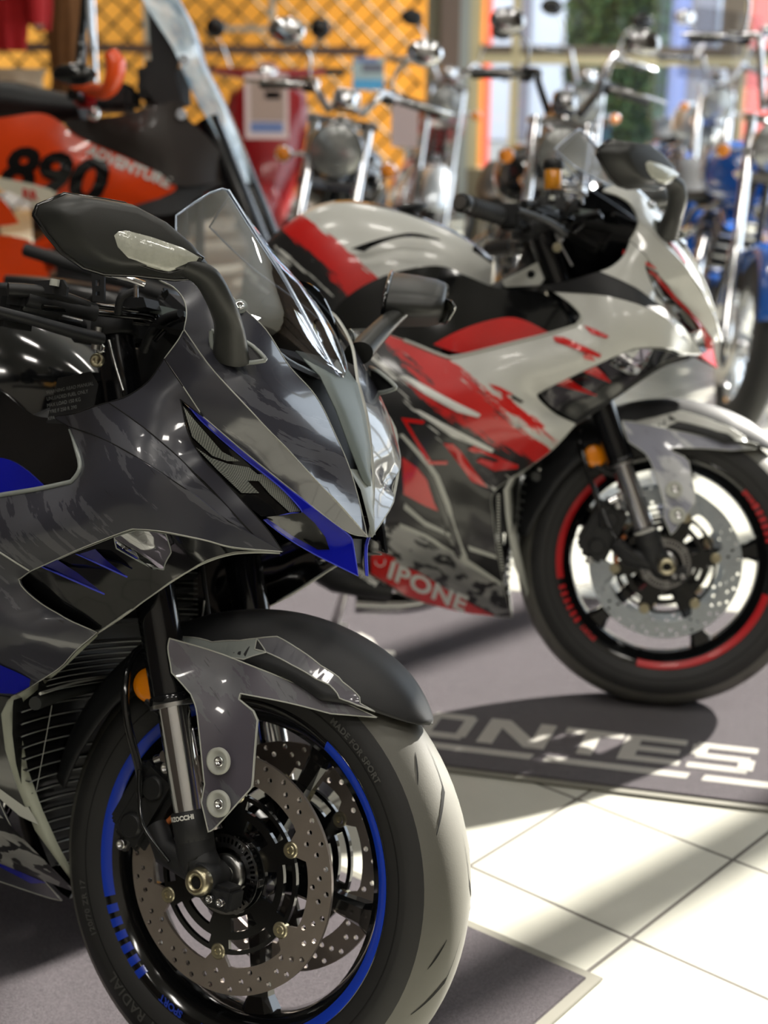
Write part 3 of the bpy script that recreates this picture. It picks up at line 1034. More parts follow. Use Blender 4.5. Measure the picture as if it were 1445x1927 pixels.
        for pp in ((285, 1022, .205, .017), (300, 1052, .190, .0135), (243, 1016, .22, .012)):
            c = a_(*pp[:3])
            k.lathe([(pp[3], .0), (pp[3] * .92, -.006), (pp[3] * .6, -.014), (.0001, -.017)], c + Vector((.0, -.006, .0)), (.45, -.85, -.1), M['chrome'], 24)
            k.ball(c + Vector((-.002, .0, 0)), pp[3] * .62, M['chrome'], seg=12)
        k.build('lamp_reflector', o, mirror=mir)
        lens.mb(M['lens_glass'], M['pale_grey'], .0008, off=.003, th=.001).build('fog_lamp_lens', o, mirror=mir)
    # lower lip rod of the duct running to the chin
    for mir in (False, True):
        k = MB()
        k.tube(pa((183, 1192, .150), (270, 1131, .162), (329, 1090, .164), (381, 1060, .160), (432, 1043, .150), (480, 1039, .140), (527, 1041, .124)), [.0012, .0014, .0016, .0018, .0018, .0016, .001] if near else [.004, .005, .007, .008, .008, .006, .002], L['duct_lip'], 8, smooth_pts=5)
        k.build('duct_lip', root, mirror=mir)
    # headlamp under the nose
    hl = Panel(pa((339, 752, .208, 'c'), (357, 820, .204), (369, 845, .196), (402, 887, .182), (452, 940, .160), (492, 972, .142, 'c'), (546, 968, .100), (570, 966, .088, 'c'), (525, 919, .112), (456, 864, .148), (390, 800, .186)),
               pa((430, 880, .158), (500, 940, .122)), step=.012, n=(.5, -.84, .05))
    for mir in (False, True):
        m = hl.mb(M['gloss_black'])
        # patterned light guides
        for poly in (((345, 764), (357, 780), (385, 812), (418, 850), (452, 868), (428, 868), (400, 858), (362, 822)), ((369, 842), (398, 862), (430, 873), (470, 880), (500, 905), (466, 905), (488, 928), (455, 928), (410, 885)), ((476, 893), (500, 892), (540, 930), (566, 962), (545, 964), (508, 930))):
            def prj(u, v):
                w = .15
                for _ in range(6):
                    p = a_(u, v, w); h = hl.W(p.dot(hl.e1), p.dot(hl.e2)); w += (h - p.dot(hl.n)) / -hl.n.y * .6
                return (p.dot(hl.e1), p.dot(hl.e2))
            deco(hl, [prj(*q) for q in poly], M['lens_dark'], m, -.003)
        m.build('headlamp', root, mirror=mir)
    acc = Panel(pa((355, 764, .203, 'c'), (382, 786, .196), (456, 849, .155), (542, 918, .108), (646, 998, .038), (663, 1016, .020, 'c'), (674, 1084, .012, 'c'), (594, 1044, .060), (542, 1013, .092), (496, 978, .132, 'c'), (546, 966, .108), (568, 962, .094), (525, 915, .118), (456, 860, .152), (385, 798, .190)),
                pa((600, 1000, .062),), step=.012, n=(.5, -.84, .0))
    for mir in (False, True):
        o = acc.mb(L['accent'], L['accent_line'], .0009).build('chin_fin', root, mirror=mir)
        pg = prj_general(acc, F1)
        deco(acc, [pg(*q) for q in ((499, 973), (546, 967), (570, 964), (592, 984), (612, 1010), (620, 1034), (598, 1034), (550, 1008))], M['gloss_black'], None, .0022, .01).build('chin_recess', o, mirror=mir)
    k = MB()   # black mouth between the two fins
    q = [a_(663, 1014, .012), a_(670, 1060, .006), a_(640, 1030, .03), a_(560, 985, .08), a_(520, 960, .10), a_(600, 968, .07)]
    vs = q + [Vector((p.x, -p.y, p.z)) for p in q]
    n = len(q)
    k.add(vs, [(i, (i + 1), n + i + 1, n + i) for i in range(n - 1)], M['matte_black'], False)
    k.build('nose_intake', root)
    # centre strip between the halves
    k = MB()
    rows = [((634, 690), .060, .0), ((636, 722), .046, 0), ((629, 814), .026, 0), ((660, 887), .017, 0)]
    pr = [(Vector((-.03, 0, .958)), .056), (Vector((.005, 0, .932)), .046), (Vector((.030, 0, .893)), .036), (Vector((.052, 0, .850)), .026), (Vector((.068, 0, .812)), .009), (Vector((.0705, 0, .806)), .002)]
    vs = []; fs = []
    for c, w in pr:
        for f in (-1, -.5, 0, .5, 1):
            vs.append(c + Vector((.005 * (1 - f * f) , w * f, 0)))
    for i in range(len(pr) - 1):
        for j in range(4):
            fs.append((i * 5 + j, i * 5 + j + 1, i * 5 + 6 + j, i * 5 + 5 + j))
    k.add(vs, fs, L['strip'])
    k.build('nose_centre_strip', root, solid=.002)
    k = MB()
    bd = [(Vector((-.06, 0, .96)), .09), (Vector((-.01, 0, .915)), .055), (Vector((.03, 0, .86)), .036), (Vector((.062, 0, .79)), .014), (Vector((.084, 0, .752)), .004)]
    vs = []
    for c, w in bd:
        for f in (-1, 0, 1):
            vs.append(c + Vector((-.008, w * f, 0)))
    k.add(vs, [(i * 3 + j, i * 3 + j + 1, i * 3 + 4 + j, i * 3 + 3 + j) for i in range(4) for j in range(2)], M['matte_black'])
    vs = []; tip = [(Vector((.0585, 0, .824)), .028), (Vector((.0735, 0, .800)), .016), (Vector((.0865, 0, .765)), .008), (Vector((.0915, 0, .747)), .004)]
    for c, w in tip:
        for f in (-1, 0, 1):
            vs.append(c + Vector((.002 if f == 0 else -.002, w * f, 0)))
    k.add(vs, [(i * 3 + j, i * 3 + j + 1, i * 3 + 4 + j, i * 3 + 3 + j) for i in range(3) for j in range(2)], L['nose_tip'])
    k.build('nose_bridge', root)
    k = Panel(pb((1085, 385, -.12), (1130, 352, -.12), (1178, 372, -.12), (1204, 450, -.13), (1168, 545, -.13), (1080, 560, -.13), (1050, 480, -.12)), pb((1130, 450, -.155)), step=.02)
    k.mb(M['gloss_black']).build('inner_cowl', root)
    # =============== windscreen
    rows = [  # (x,z,w) of ridge and edges from base to peak
        (Vector((.006, 0, .930)), [(0.0, .006, .930)]),
    ]
    rid = [(.006, .930), (-.022, .961), (-.06, 1.005), (-.105, 1.055), (-.155, 1.104), (-.212, 1.160)]
    edg = [(.004, .932, .008), (-.028, .946, .072), (-.078, .990, .112), (-.140, 1.030, .112), (-.215, 1.072, .082), (-.262, 1.115, .038)]
    vs = []; fs = []
    NC = 9
    for (rx, rz), (ex, ez, ew) in zip(rid, edg):
        for j in range(NC):
            s = -1 + 2 * j / (NC - 1)
            f = abs(s)
            bulge = sin(f * pi) * .010
            g = f ** 1.35
            vs.append(Vector((rx + (ex - rx) * g + bulge * .6, -ew * s, rz + (ez - rz) * g + bulge)))
    # refine rows
    R_ = []
    for j in range(NC):
        colp = [vs[i * NC + j] for i in range(len(rid))]
        R_.append(catmull(colp, [0] * len(colp), 5)[0])
    nr = len(R_[0])
    vv = [R_[j][i] for i in range(nr) for j in range(NC)]
    ff = [(i * NC + j, i * NC + j + 1, (i + 1) * NC + j + 1, (i + 1) * NC + j) for i in range(nr - 1) for j in range(NC - 1)]
    k = MB(); k.add(vv, ff, M['screen_glass'])
    rim = [R_[0][i] for i in range(nr)] + [R_[j][-1] for j in range(1, NC)] + [R_[NC - 1][i] for i in range(nr - 2, -1, -1)]
    k.tube(rim, .0015, L['screen_ridge'], 6)
    k.tube([R_[NC // 2][i] + Vector((.001, 0, .001)) for i in range(nr)], [.0034 - .0022 * i / nr for i in range(nr)], L['screen_ridge'], 6)
    k.build('windscreen', root, recalc=False)
    # instrument cowl seen through the screen
    k = MB()
    k.box((-.20, 0, .965), (.12, .16, .05), M['matte_black'], Matrix.Rotation(.5, 3, 'Y'), bevel=.012)
    k.box((-.225, 0, .985), (.012, .135, .075), M['gloss_black'], Matrix.Rotation(-.6, 3, 'Y'), bevel=.005)
    k.tube([(-.14, -.12, .98), (-.06, -.07, .955), (-.02, 0, .94), (-.06, .07, .955), (-.14, .12, .98)], .010, M['matte_black'], 10, smooth_pts=4, flat=.4)
    k.add([(-.02, 0, .928), (-.08, -.10, .955), (-.20, -.15, .965), (-.24, 0, .95), (-.20, .15, .965), (-.08, .10, .955)], [(0, 1, 2, 3), (0, 3, 4, 5)], M['matte_black'])
    k.build('instrument_cowl', root)
    # =============== mirrors
    pm0 = Vector((-.055, -.270, 1.04)); pn = Vector((.75, -.66, 0))
    def q_(u, v, back=0.0):
        return F1.PL(u, v, pm0 + Vector((-back, 0, 0)), pn)
    rimP = [q_(*t, .012) for t in ((68, 404), (74, 388), (124, 366), (180, 374), (236, 384), (300, 418), (352, 462), (384, 500), (372, 522), (330, 524), (258, 516), (200, 514), (160, 502), (120, 474), (92, 440))]
    cdir = Vector((.86, -.42, .05))
    mroots = []
    for mir in (False, True):
        MT = L['mirror']
        m = MB()
        rp = [p.copy() for p in rimP]
        dep = .040
        if mir:
            cc = sum(rp, Vector()) / len(rp); Rz = Matrix.Rotation(radians(14), 3, 'Z')
            rp = [cc + Rz @ (p - cc) + Vector((-.012, 0, 0)) for p in rp]; cdir = Rz @ cdir; dep = .085
        shell(rp, cdir, dep, .22, MT, m)
        # thin visor edge round the glass
        m.tube([p + cdir * -.004 for p in rp + rp[:2]], .0035, M['gloss_black'], 8, caps=False)
        o = m.build('mirror_housing', root, mirror=mir)
        g = MB()
        c = sum(rp, Vector()) / len(rp)
        g.add([c + (p - c) * .95 - cdir * .004 for p in rp], [list(range(len(rp)))], M['chrome'], False)
        g.build('mirror_glass', o, mirror=mir)
        # arm
        arm = [q_(330, 500) + cdir * .018, q_(378, 522) + cdir * .012, a_(414, 566, .235), a_(430, 612, .205), a_(434, 650, .186), a_(434, 672, .176)]
        if mir:
            arm = [Vector((p.x, -p.y, p.z)) for p in (a_(835, 585, -.345), a_(800, 588, -.325), a_(765, 610, -.285), a_(730, 640, -.245), a_(698, 672, -.20), a_(668, 706, -.155))]
        g = MB(); g.tube(arm, [.010, .0125, .0125, .013, .015, .017], MT, 18, smooth_pts=6, up=(1, 0, .2), flat=1.45)
        ao = g.build('mirror_arm', o, mirror=mir)
        # turn signal
        lp = [(174, 443), (184, 434), (200, 432), (255, 446), (325, 470), (356, 489), (350, 498), (292, 516), (270, 512), (205, 492), (182, 468)]
        g = MB()
        front = [q_(*t, .012) + cdir * (.036 if not mir else .07) for t in lp]
        c = sum(front, Vector()) / len(front)
        n = len(front)
        inn = [c + (p - c) * .80 + cdir * .0075 for p in front]
        g.add(front + inn + [c + cdir * .009], [(i, (i + 1) % n, n + (i + 1) % n, n + i) for i in range(n)] + [(n + i, n + (i + 1) % n, 2 * n) for i in range(n)], L['signal'])
        g.tube([p + cdir * .001 for p in front + front[:2]], .0014, M['gloss_black'], 6, caps=False)
        g.build('turn_signal', o, mirror=mir)
        mroots.append(o)
    mroots[1].location = Vector((.0, .0, .03))
    # =============== cockpit: bars, levers, master cylinder, cables
    for sg in (1, -1):
        y = -sg
        b = MB()
        p0 = Vector((-.300, y * .105, .945)); p1 = Vector((-.335, y * .24, .952)); p2 = Vector((-.352, y * .28, .953)); p3 = Vector((-.405, y * .405, .956))
        b.cyl(p0 + Vector((-.004, 0, -.018)), p0 + Vector((-.004, 0, .018)), .035, M['matte_black'], 20, bev=.004)
        b.tube([p0, p1], .0115, M['gloss_black'], 14)
        bar = b.build('handlebar', root)
        g = MB()
        g.cyl(p2, p3, .0165, M['rubber'], 20, bev=.003)
        for k in range(9):
            q = p2.lerp(p3, .08 + k * .1); d = (p3 - p2).normalized()
            g.cyl(q - d * .002, q + d * .002, .0178, M['rubber'], 20)
        g.build('grip', bar)
        e = MB()
        d = (p3 - p2).normalized()
        e.cyl(p3, p3 + d * .022, .0175, M['black_plastic'], 20, bev=.003)
        e.cyl(p3 + d * .022, p3 + d * .026, .012, M['steel'], 18)
        e.build('bar_end_weight', bar)
        c = MB()
        c.box(p1 + Vector((.005, 0, .0)), (.045, .055, .045), M['black_plastic'], Matrix.Rotation(-sg * .3, 3, 'Z'), bevel=.008)
        c.box(p1 + Vector((.028, 0, .014)), (.03, .06, .03), M['black_plastic'], bevel=.006)
        c.cyl(p1 + Vector((.03, y * .02, .01)), p1 + Vector((.03, y * -.05, .01)), .0125, M['matte_black'], 16, bev=.002)
        c.box(p1 + Vector((.0, y * -.02, .026)), (.035, .03, .008), M['black_plastic'], bevel=.002)
        c.build('switch_housing', bar)
        lv = MB()
        pts = [Vector((-.235, y * .185, .934)), Vector((-.242, y * .23, .936)), Vector((-.262, y * .30, .942)), Vector((-.30, y * .38, .948)), Vector((-.315, y * .41, .948))]
        lv.tube(pts, [.0115, .0105, .0085, .007, .008], M['matte_black'], 12, smooth_pts=5, flat=.75)
        lv.cyl(pts[0] + Vector((-.004, 0, -.014)), pts[0] + Vector((-.004, 0, .014)), .006, M['steel'], 12)
        lv.build('brake_lever' if sg > 0 else 'clutch_lever', bar)
    # reservoir with amber fluid on a stalk by the right bar
    r = MB()
    c = b_(1041, 332, .17)
    r.cyl(c + Vector((0, 0, -.026)), c + Vector((0, 0, .014)), .017, L['reservoir'], 20, bev=.002)
    r.cyl(c + Vector((0, 0, .012)), c + Vector((0, 0, .032)), .0205, M['black_plastic'], 20, bev=.004)
    r.tube([c + Vector((0, 0, -.026)), c + Vector((-.0, 0, -.05)), c + Vector((-.03, 0, -.07))], .004, M['black_plastic'], 8, smooth_pts=3)
    r.build('brake_fluid_reservoir', root)
    w = MB()
    def cab(L_, r_=.0035, mt='gloss_black'):
        w.tube([a_(*t) for t in L_], r_, M[mt], 8, smooth_pts=6)
    cab([(60, 548, .26), (120, 560, .22), (180, 575, .18), (240, 582, .14), (290, 590, .10), (292, 610, .10), (250, 606, .12)])
    cab([(80, 578, .25), (150, 585, .2), (210, 592, .16), (280, 600, .11), (300, 615, .1)], .004)
    cab([(222, 590, .16), (228, 560, .17), (255, 548, .16)], .005, 'matte_black')
    cab([(340, 590, .12), (310, 600, .11), (285, 625, .1), (270, 660, .09)], .006, 'matte_black')
    cab([(345, 600, .12), (318, 612, .11), (292, 640, .1)], .004)
    cab([(205, 640, .15), (215, 680, .15), (232, 735, .15)], .002, 'steel')
    w.tube([a_(50, 560, .26), a_(180, 590, .18)], .0105, M['matte_black'], 12)
    w.tube([a_(15, 545, .28), a_(90, 552, .24), a_(165, 578, .19)], .0085, M['black_plastic'], 12, smooth_pts=4)
    w.build('cable_bundle', root)
    bks = []
    def plate(poly, w_, th, mt, holes=(), nm='cockpit_bracket'):
        bk = MB()
        P_ = [a_(u, v, w_) for u, v in poly]
        H_ = [[a_(u, v, w_) for u, v in h] for h in holes]
        bk.prism([(p.x, p.z) for p in P_], th, mt, [[(p.x, p.z) for p in h] for h in H_], lambda x, y, h: Vector((x, -w_ + h, y)))
        return bk.build(nm, root)
    plate([(172, 512), (196, 512), (196, 568), (174, 566)], .19, .003, M['matte_black'], [[(180, 526), (188, 526), (188, 538), (180, 538)], [(180, 548), (188, 548), (188, 556), (180, 556)]])
    pb_ = plate([(66, 528), (118, 526), (126, 540), (124, 556), (66, 550)], .25, .004, M['matte_black'])
    plate([(232, 552), (270, 560), (276, 578), (226, 582)], .14, .03, M['matte_black'])
    plate([(235, 560), (345, 585), (345, 596), (300, 592), (240, 580)], .11, .01, M['strip_grey'], nm='dash_stay')
    bk = MB(); bk.cyl(a_(102, 538, .255), a_(102, 538, .255) + Vector((0, 0, .008)), .006, M['pale_edge'], 12); bk.build('spacer', pb_)
    bk = MB(); bolt(bk, a_(184, 679, .17), (.3, -1, .1), .009, M['brass'], .006); bk.build('brass_bolt', root)
    bk = MB(); bolt(bk, a_(192, 657, .172), (.3, -1, .1), .006, M['chrome'], .006); bk.build('chrome_bolt', root)
    bk = MB(); q = [a_(*t) for t in ((200, 516, .19), (240, 524, .18), (272, 536, .165))]
    bk.tube(q, .0045, M['chrome'], 8)
    bk.cyl(a_(256, 532, .17), a_(256, 560, .17), .003, M['chrome'], 8)
    bk.build('chrome_stay', root)
    # frame head plate
    hp = MB()
    P_ = [b_(u, v, .13) for u, v in ((945, 528), (1012, 493), (1024, 525), (1016, 536), (950, 540))]
    hole = [(p.x, p.z) for p in [b_(999 + 8 * cos(t), 516 + 8 * sin(t), .13) for t in np.linspace(0, 2 * pi, 13)[:-1]]]
    hp.prism([(p.x, p.z) for p in P_], .02, L['head_plate'], [hole], lambda x, y, h: Vector((x, -.13 + h, y)))
    hp.build('frame_head_plate', root)
    # =============== tank, knee panel, seat, tail
    tk = MB()
    secs = [(-.375, .895, .060, .80), (-.41, .925, .105, .78), (-.47, .958, .140, .76), (-.55, .985, .160, .745), (-.63, 1.003, .165, .74), (-.70, 1.008, .160, .74), (-.76, .985, .145, .74), (-.82, .940, .120, .74), (-.88, .875, .09, .74)]
    NS = 22
    vs = []; fs = []
    for x, zt, w_, zb in secs:
        for j in range(NS):
            th = pi * j / (NS - 1)
            cs, sn = cos(th), sin(th)
            yy = w_ * (abs(cs) ** .62) * (1 if cs > 0 else -1)
            zz_ = zb + (zt - zb) * (sn ** .62)
            if zz_ > zb + (zt - zb) * .6: pass
            vs.append(Vector((x, yy, zz_)))
    for i in range(len(secs) - 1):
        for j in range(NS - 1):
            fs.append((i * NS + j, i * NS + j + 1, (i + 1) * NS + j + 1, (i + 1) * NS + j))
    o0 = len(tk.v)
    tk.add(vs, fs, L['tank'])
    tk.add([vs[j] for j in range(NS)], [list(range(NS))], L['tank'])
    tki = tk.mi(L['tank_top'])
    for fi, f in enumerate(tk.f[:len(fs)]):
        c = sum((Vector(tk.v[i]) for i in f), Vector()) / 4
        if abs(c.y) < .075 + (c.x + .55) * -.08 and c.x > -.68:
            tk.m[fi] = tki
    tank = tk.build('fuel_tank', root, sub=1)
    cp = MB()
    cp.cyl((-.56, 0, .985), (-.562, 0, .997), .045, M['matte_black'], 28, bev=.003)
    cp.build('filler_cap', tank)
    for mir in (False, True):
        k = Panel(pb((660, 468, .172, 'c'), (720, 448, .178), (775, 438, .172), (830, 452, .150), (760, 446, .17), (706, 462, .178), (685, 474, .176, 'c')), step=.012)
        k.mb(M['gloss_black']).build('tank_slot', tank, mirror=mir)
    # dark frame cover between tank and fairing
    fc = Panel(pb((1085, 612, .20), (1060, 578, .19), (1012, 548, .165), (940, 543, .16), (880, 520, .15), (820, 500, .165), (720, 520, .175), (640, 570, .18), (600, 640, .19), (640, 660, .20), (760, 655, .212), (860, 676, .222), (950, 655, .22), (1035, 632, .215)), step=.024)
    lbl = None
    for mir in (False, True):
        fco = fc.mb(M['gloss_black']).build('frame_cover', root, mirror=mir)
    rf = Panel(pb((815, 648, .236, 'c'), (855, 626, .238), (905, 607, .236), (955, 597, .230), (990, 604, .226), (1034, 626, .226, 'c'), (945, 650, .236), (870, 664, .24)), step=.018)
    for mir in (False, True):
        rf.mb(L['fin'], None).build('shoulder_fin', root, mirror=mir)
    if near:
        lb = MB()
        lines = ['WARNING READ MANUAL', 'UNLEADED FUEL ONLY', 'MAX LOAD 150 KG', 'TYRE F 250 R 290', 'KPA']
        P0 = a_(88, 742, .165)
        ux = (a_(150, 730, .165) - P0).normalized()
        uz = Vector((-ux.z, 0, ux.x))
        poly = [P0 + ux * x + uz * z for x, z in ((-.008, -.046), (.07, -.046), (.085, .0), (.075, .018), (.02, .018))]
        lb.add(poly, [list(range(5))], M['label_black'], False)
        for i, tx in enumerate(lines):
            lb.text(tx, M['text_grey'], lambda x, y, i=i: P0 + ux * x + uz * (y - .0 - i * .0085) + Vector((0, -.001, 0)), .0065, 0, 1.0)
        lb.build('warning_label', fco if False else root)
    st = MB()
    ss = [(-.84, .80, .10, .74), (-.92, .775, .13, .72), (-1.02, .77, .14, .72), (-1.10, .775, .12, .72), (-1.14, .81, .10, .73), (-1.22, .82, .10, .75), (-1.32, .83, .08, .78), (-1.40, .83, .05, .80)]
    vs = []; fs = []
    NS = 16
    for x, zt, w_, zb in ss:
        for j in range(NS):
            th = 2 * pi * j / NS
            cs, sn = cos(th), sin(th)
            vs.append(Vector((x, w_ * abs(cs) ** .6 * (1 if cs > 0 else -1), (zt + zb) / 2 + (zt - zb) / 2 * abs(sn) ** .6 * (1 if sn > 0 else -1))))
    for i in range(len(ss) - 1):
        for j in range(NS):
            fs.append((i * NS + j, i * NS + (j + 1) % NS, (i + 1) * NS + (j + 1) % NS, (i + 1) * NS + j))
    st.add(vs[:5 * NS], fs[:4 * NS], M['matte_black'])
    st.add(vs[:NS], [list(range(NS))], M['matte_black'])
    st.build('seat', root, sub=1)
    tl = MB()
    tl.add(vs[4 * NS:], [tuple(i - 4 * NS for i in f) for f in fs[4 * NS:]], L['tail'])
    tl.add(vs[-NS:], [list(range(NS))], M['red'])
    tl.build('tail_cowl', root, sub=1)
    # =============== engine, frame, radiator, exhaust, stand, swing arm
    en = MB()
    en.box((-.50, 0, .42), (.34, .30, .26), M['matte_black'], Matrix.Rotation(-.15, 3, 'Y'), bevel=.03)
    en.box((-.40, 0, .60), (.20, .24, .24), M['black_plastic'], Matrix.Rotation(-.35, 3, 'Y'), bevel=.02)
    en.cyl((-.55, -.17, .40), (-.55, .17, .40), .085, M['black_plastic'], 28, bev=.01)
    en.cyl((-.42, -.165, .36), (-.42, .165, .36), .06, M['black_plastic'], 28, bev=.01)
    for k in range(7):
        en.box((-.36 + k * .0, 0, .53 + k * .02), (.22, .25, .006), M['matte_black'], Matrix.Rotation(-.35, 3, 'Y'))
    en.build('engine', root)
    fr = MB()
    for y in (-.10, .10):
        fr.tube([(-.30, y * .4, .86), (-.42, y * 1.4, .76), (-.62, y * 1.7, .66), (-.80, y * 1.5, .50), (-.82, y * 1.4, .36)], [.03, .035, .035, .03, .03], M['matte_black'], 12, smooth_pts=4)
        fr.tube([(-.80, y * 1.4, .37), (-1.1, y * 1.2, .33), (RW, y * 1.15, .305)], [.028, .024, .02], M['matte_black'], 12)
        fr.tube([(-.66, y * 1.3, .72), (-.95, y * 1.0, .77), (-1.35, y * .6, .88)], .014, M['matte_black'], 10)
    fr.tube([(-.26, 0, .99), (-.33, 0, .74)], .036, M['matte_black'], 16)
    fr.build('frame', root)
    rd = MB()
    # radiator cores: body plus curved fins
    lowz = [.205, .255, .313, .373, .416, .454]; loww = [.016, .058, .104, .146, .168, .178]
    def fins(z0, z1, n, wtop, wbot, x0, bow, mt, th=.0007):
        for k in range(n):
            f = k / (n - 1)
            z = z0 + (z1 - z0) * f
            wdt = wtop + (wbot - wtop) * f if z0 > .4 else float(np.interp(z, lowz, loww)) - .004
            pts = []
            for j in range(13):
                s = -1 + j / 6
                pts.append(Vector((x0 - (.10 if z0 > .4 else 0) * (z - .5) - bow * (s * s) * (wdt / .17) ** 1.5, s * wdt, z)))
            rd.tube(pts, th, mt, 4, flat=3.5 if False else 1, caps=False)
            vs = [p + Vector((.0, 0, 0)) for p in pts] + [p + Vector((-.008, 0, .0)) for p in pts]
            rd.add(vs, [(i, i + 1, 14 + i, 13 + i) for i in range(12)], M['radiator_fin'])
    fins(.480, .690, 29, .165, .14, -.278, -.024, M['fin_edge'], .0007)
    fins(.212, .448, 15, .045, .168, -.312, -.030, M['fin_edge'], .0011)
    zl = [.475, .58, .70]
    for zs, wf, xc, bw in ((zl, lambda z: .168 - .1 * (z - .475), -.290, .024), (lowz + [.462], lambda z: float(np.interp(z, lowz, loww)), -.325, .030)):
        vs = []
        for z in zs:
            for j in range(9):
                q = -1 + j / 4
                vs.append(Vector((xc - (.10 if z > .47 else 0) * (z - .5) + bw * q * q * (wf(z) / .17) ** 1.5, q * wf(z), z)))
        rd.add(vs, [(i * 9 + j, i * 9 + j + 1, i * 9 + 10 + j, i * 9 + 9 + j) for i in range(len(zs) - 1) for j in range(8)], M['radiator_core'])
    rd.tube([(-.262, -.172, .464), (-.285, -.08, .468), (-.292, 0, .470), (-.285, .08, .468), (-.262, .172, .464)], .009, M['strip_dark'], 10, smooth_pts=4)
    rd.tube([(-.256, -.172, .478), (-.276, -.08, .482), (-.282, 0, .484), (-.276, .08, .482), (-.256, .172, .478)], .0022, M['pale_edge'], 6, smooth_pts=4)
    rd.tube([(-.30, -.10, .32), (-.295, -.10, .448)], .0008, M['fin_edge'], 4)
    rd.build('radiator', root)
    # inner edge strip of the belly fairing (pale return) both sides
    for mir in (False, True):
        k = MB()
        o_ = pa((183, 1192, .152), (112, 1248, .160), (50, 1288, .165), (16, 1316, .165), (2, 1344, .162), (10, 1412, .150), (33, 1482, .125), (66, 1562, .092), (118, 1634, .050), (152, 1681, .012))
        i_ = pa((183, 1196, .150), (122, 1254, .150), (72, 1296, .150), (45, 1318, .148), (34, 1344, .146), (52, 1447, .122), (80, 1524, .094), (111, 1593, .064), (140, 1645, .034), (153, 1668, .010))
        vs = [Vector(p) for p in o_] + [Vector(p) for p in i_]
        n = len(o_)
        k.add(vs, [(i, i + 1, n + i + 1, n + i) for i in range(n - 1)], L['belly_edge'])
        k.build('belly_edge_strip', root, mirror=mir, solid=.002)
    ex = MB()
    ex.tube([(-.40, -.03, .40), (-.42, -.05, .24), (-.50, -.06, .19), (-.62, -.09, .185)], .022, M['dark_chrome'], 14, smooth_pts=4)
    ex.tube([b_(600, 1050, .12), b_(640, 1075, .13), b_(740, 1105, .12)], [.05, .055, .035], M['black_plastic'], 16, smooth_pts=3, flat=.8)
    exo = ex.build('exhaust', root)
    k = MB()
    P0 = b_(640, 1062, .195); P1 = b_(712, 1110, .195); d = (P1 - P0).normalized(); uz = Vector((-d.z, 0, d.x))
    k.text('S', M['red'], lambda x, y: P0 + d * x + uz * y, .03, .001)
    k.text('SYSTEM', M['text_white'], lambda x, y: P0 + d * (x + .028) + uz * (y + .002), .016, .0006)
    k.build('exhaust_lettering', exo)
    sdn = MB()
    foot = F.C + Vector((0, 0, 0))
    # side stand down to the floor on the left
    top = Vector((-.66, .12, .24))
    Mi = F.M.inverted()
    wt = F.M @ Vector((-.72, .30, .0)); wt.z = .012
    ft_ = Mi @ wt
    sdn.tube([top, top.lerp(ft_, .5) + Vector((0, .01, 0)), ft_], .011, M['steel'], 12, smooth_pts=3)
    sdn.tube([ft_ + Vector((-.03, 0, 0)), ft_ + Vector((.03, 0, 0))], .010, M['steel'], 10)
    sdn.build('side_stand', root)
    pegs = MB()
    for y in (-1, 1):
        pegs.cyl((-.80, y * .16, .34), (-.82, y * .25, .34), .012, M['steel'], 12)
        pegs.box((-.80, y * .145, .36), (.10, .012, .12), M['matte_black'], bevel=.005)
    pegs.build('foot_pegs', root)
    return root
M['fin_edge'] = pbr('fin_edge', srgb(176, 180, 176), .35, .2)
M['radiator_fin'] = pbr('radiator_fin', srgb(34, 35, 37), .4, .4)
M['radiator_core'] = pbr('radiator_core', srgb(16, 17, 18), .6, grain=(300, .4))
M['strip_dark'] = pbr('strip_dark', srgb(44, 46, 45), .5)

def prj_general(pn, F):
    def f(u, v):
        w = .10
        for _ in range(12):
            p = F.P(u, v, w); h = pn.W(p.dot(pn.e1), p.dot(pn.e2)); w += (h - p.dot(pn.n)) / -pn.n.y * .6
        return (p.dot(pn.e1), p.dot(pn.e2))
    return f
def prj_panel(pn, F, w0):
    def f(u, v):
        w = w0
        for _ in range(10):
            p = F.P(u, v, w); w = .5 * w + .5 * -pn.W(p.x, p.z)
        return (p.x, p.z)
    return f

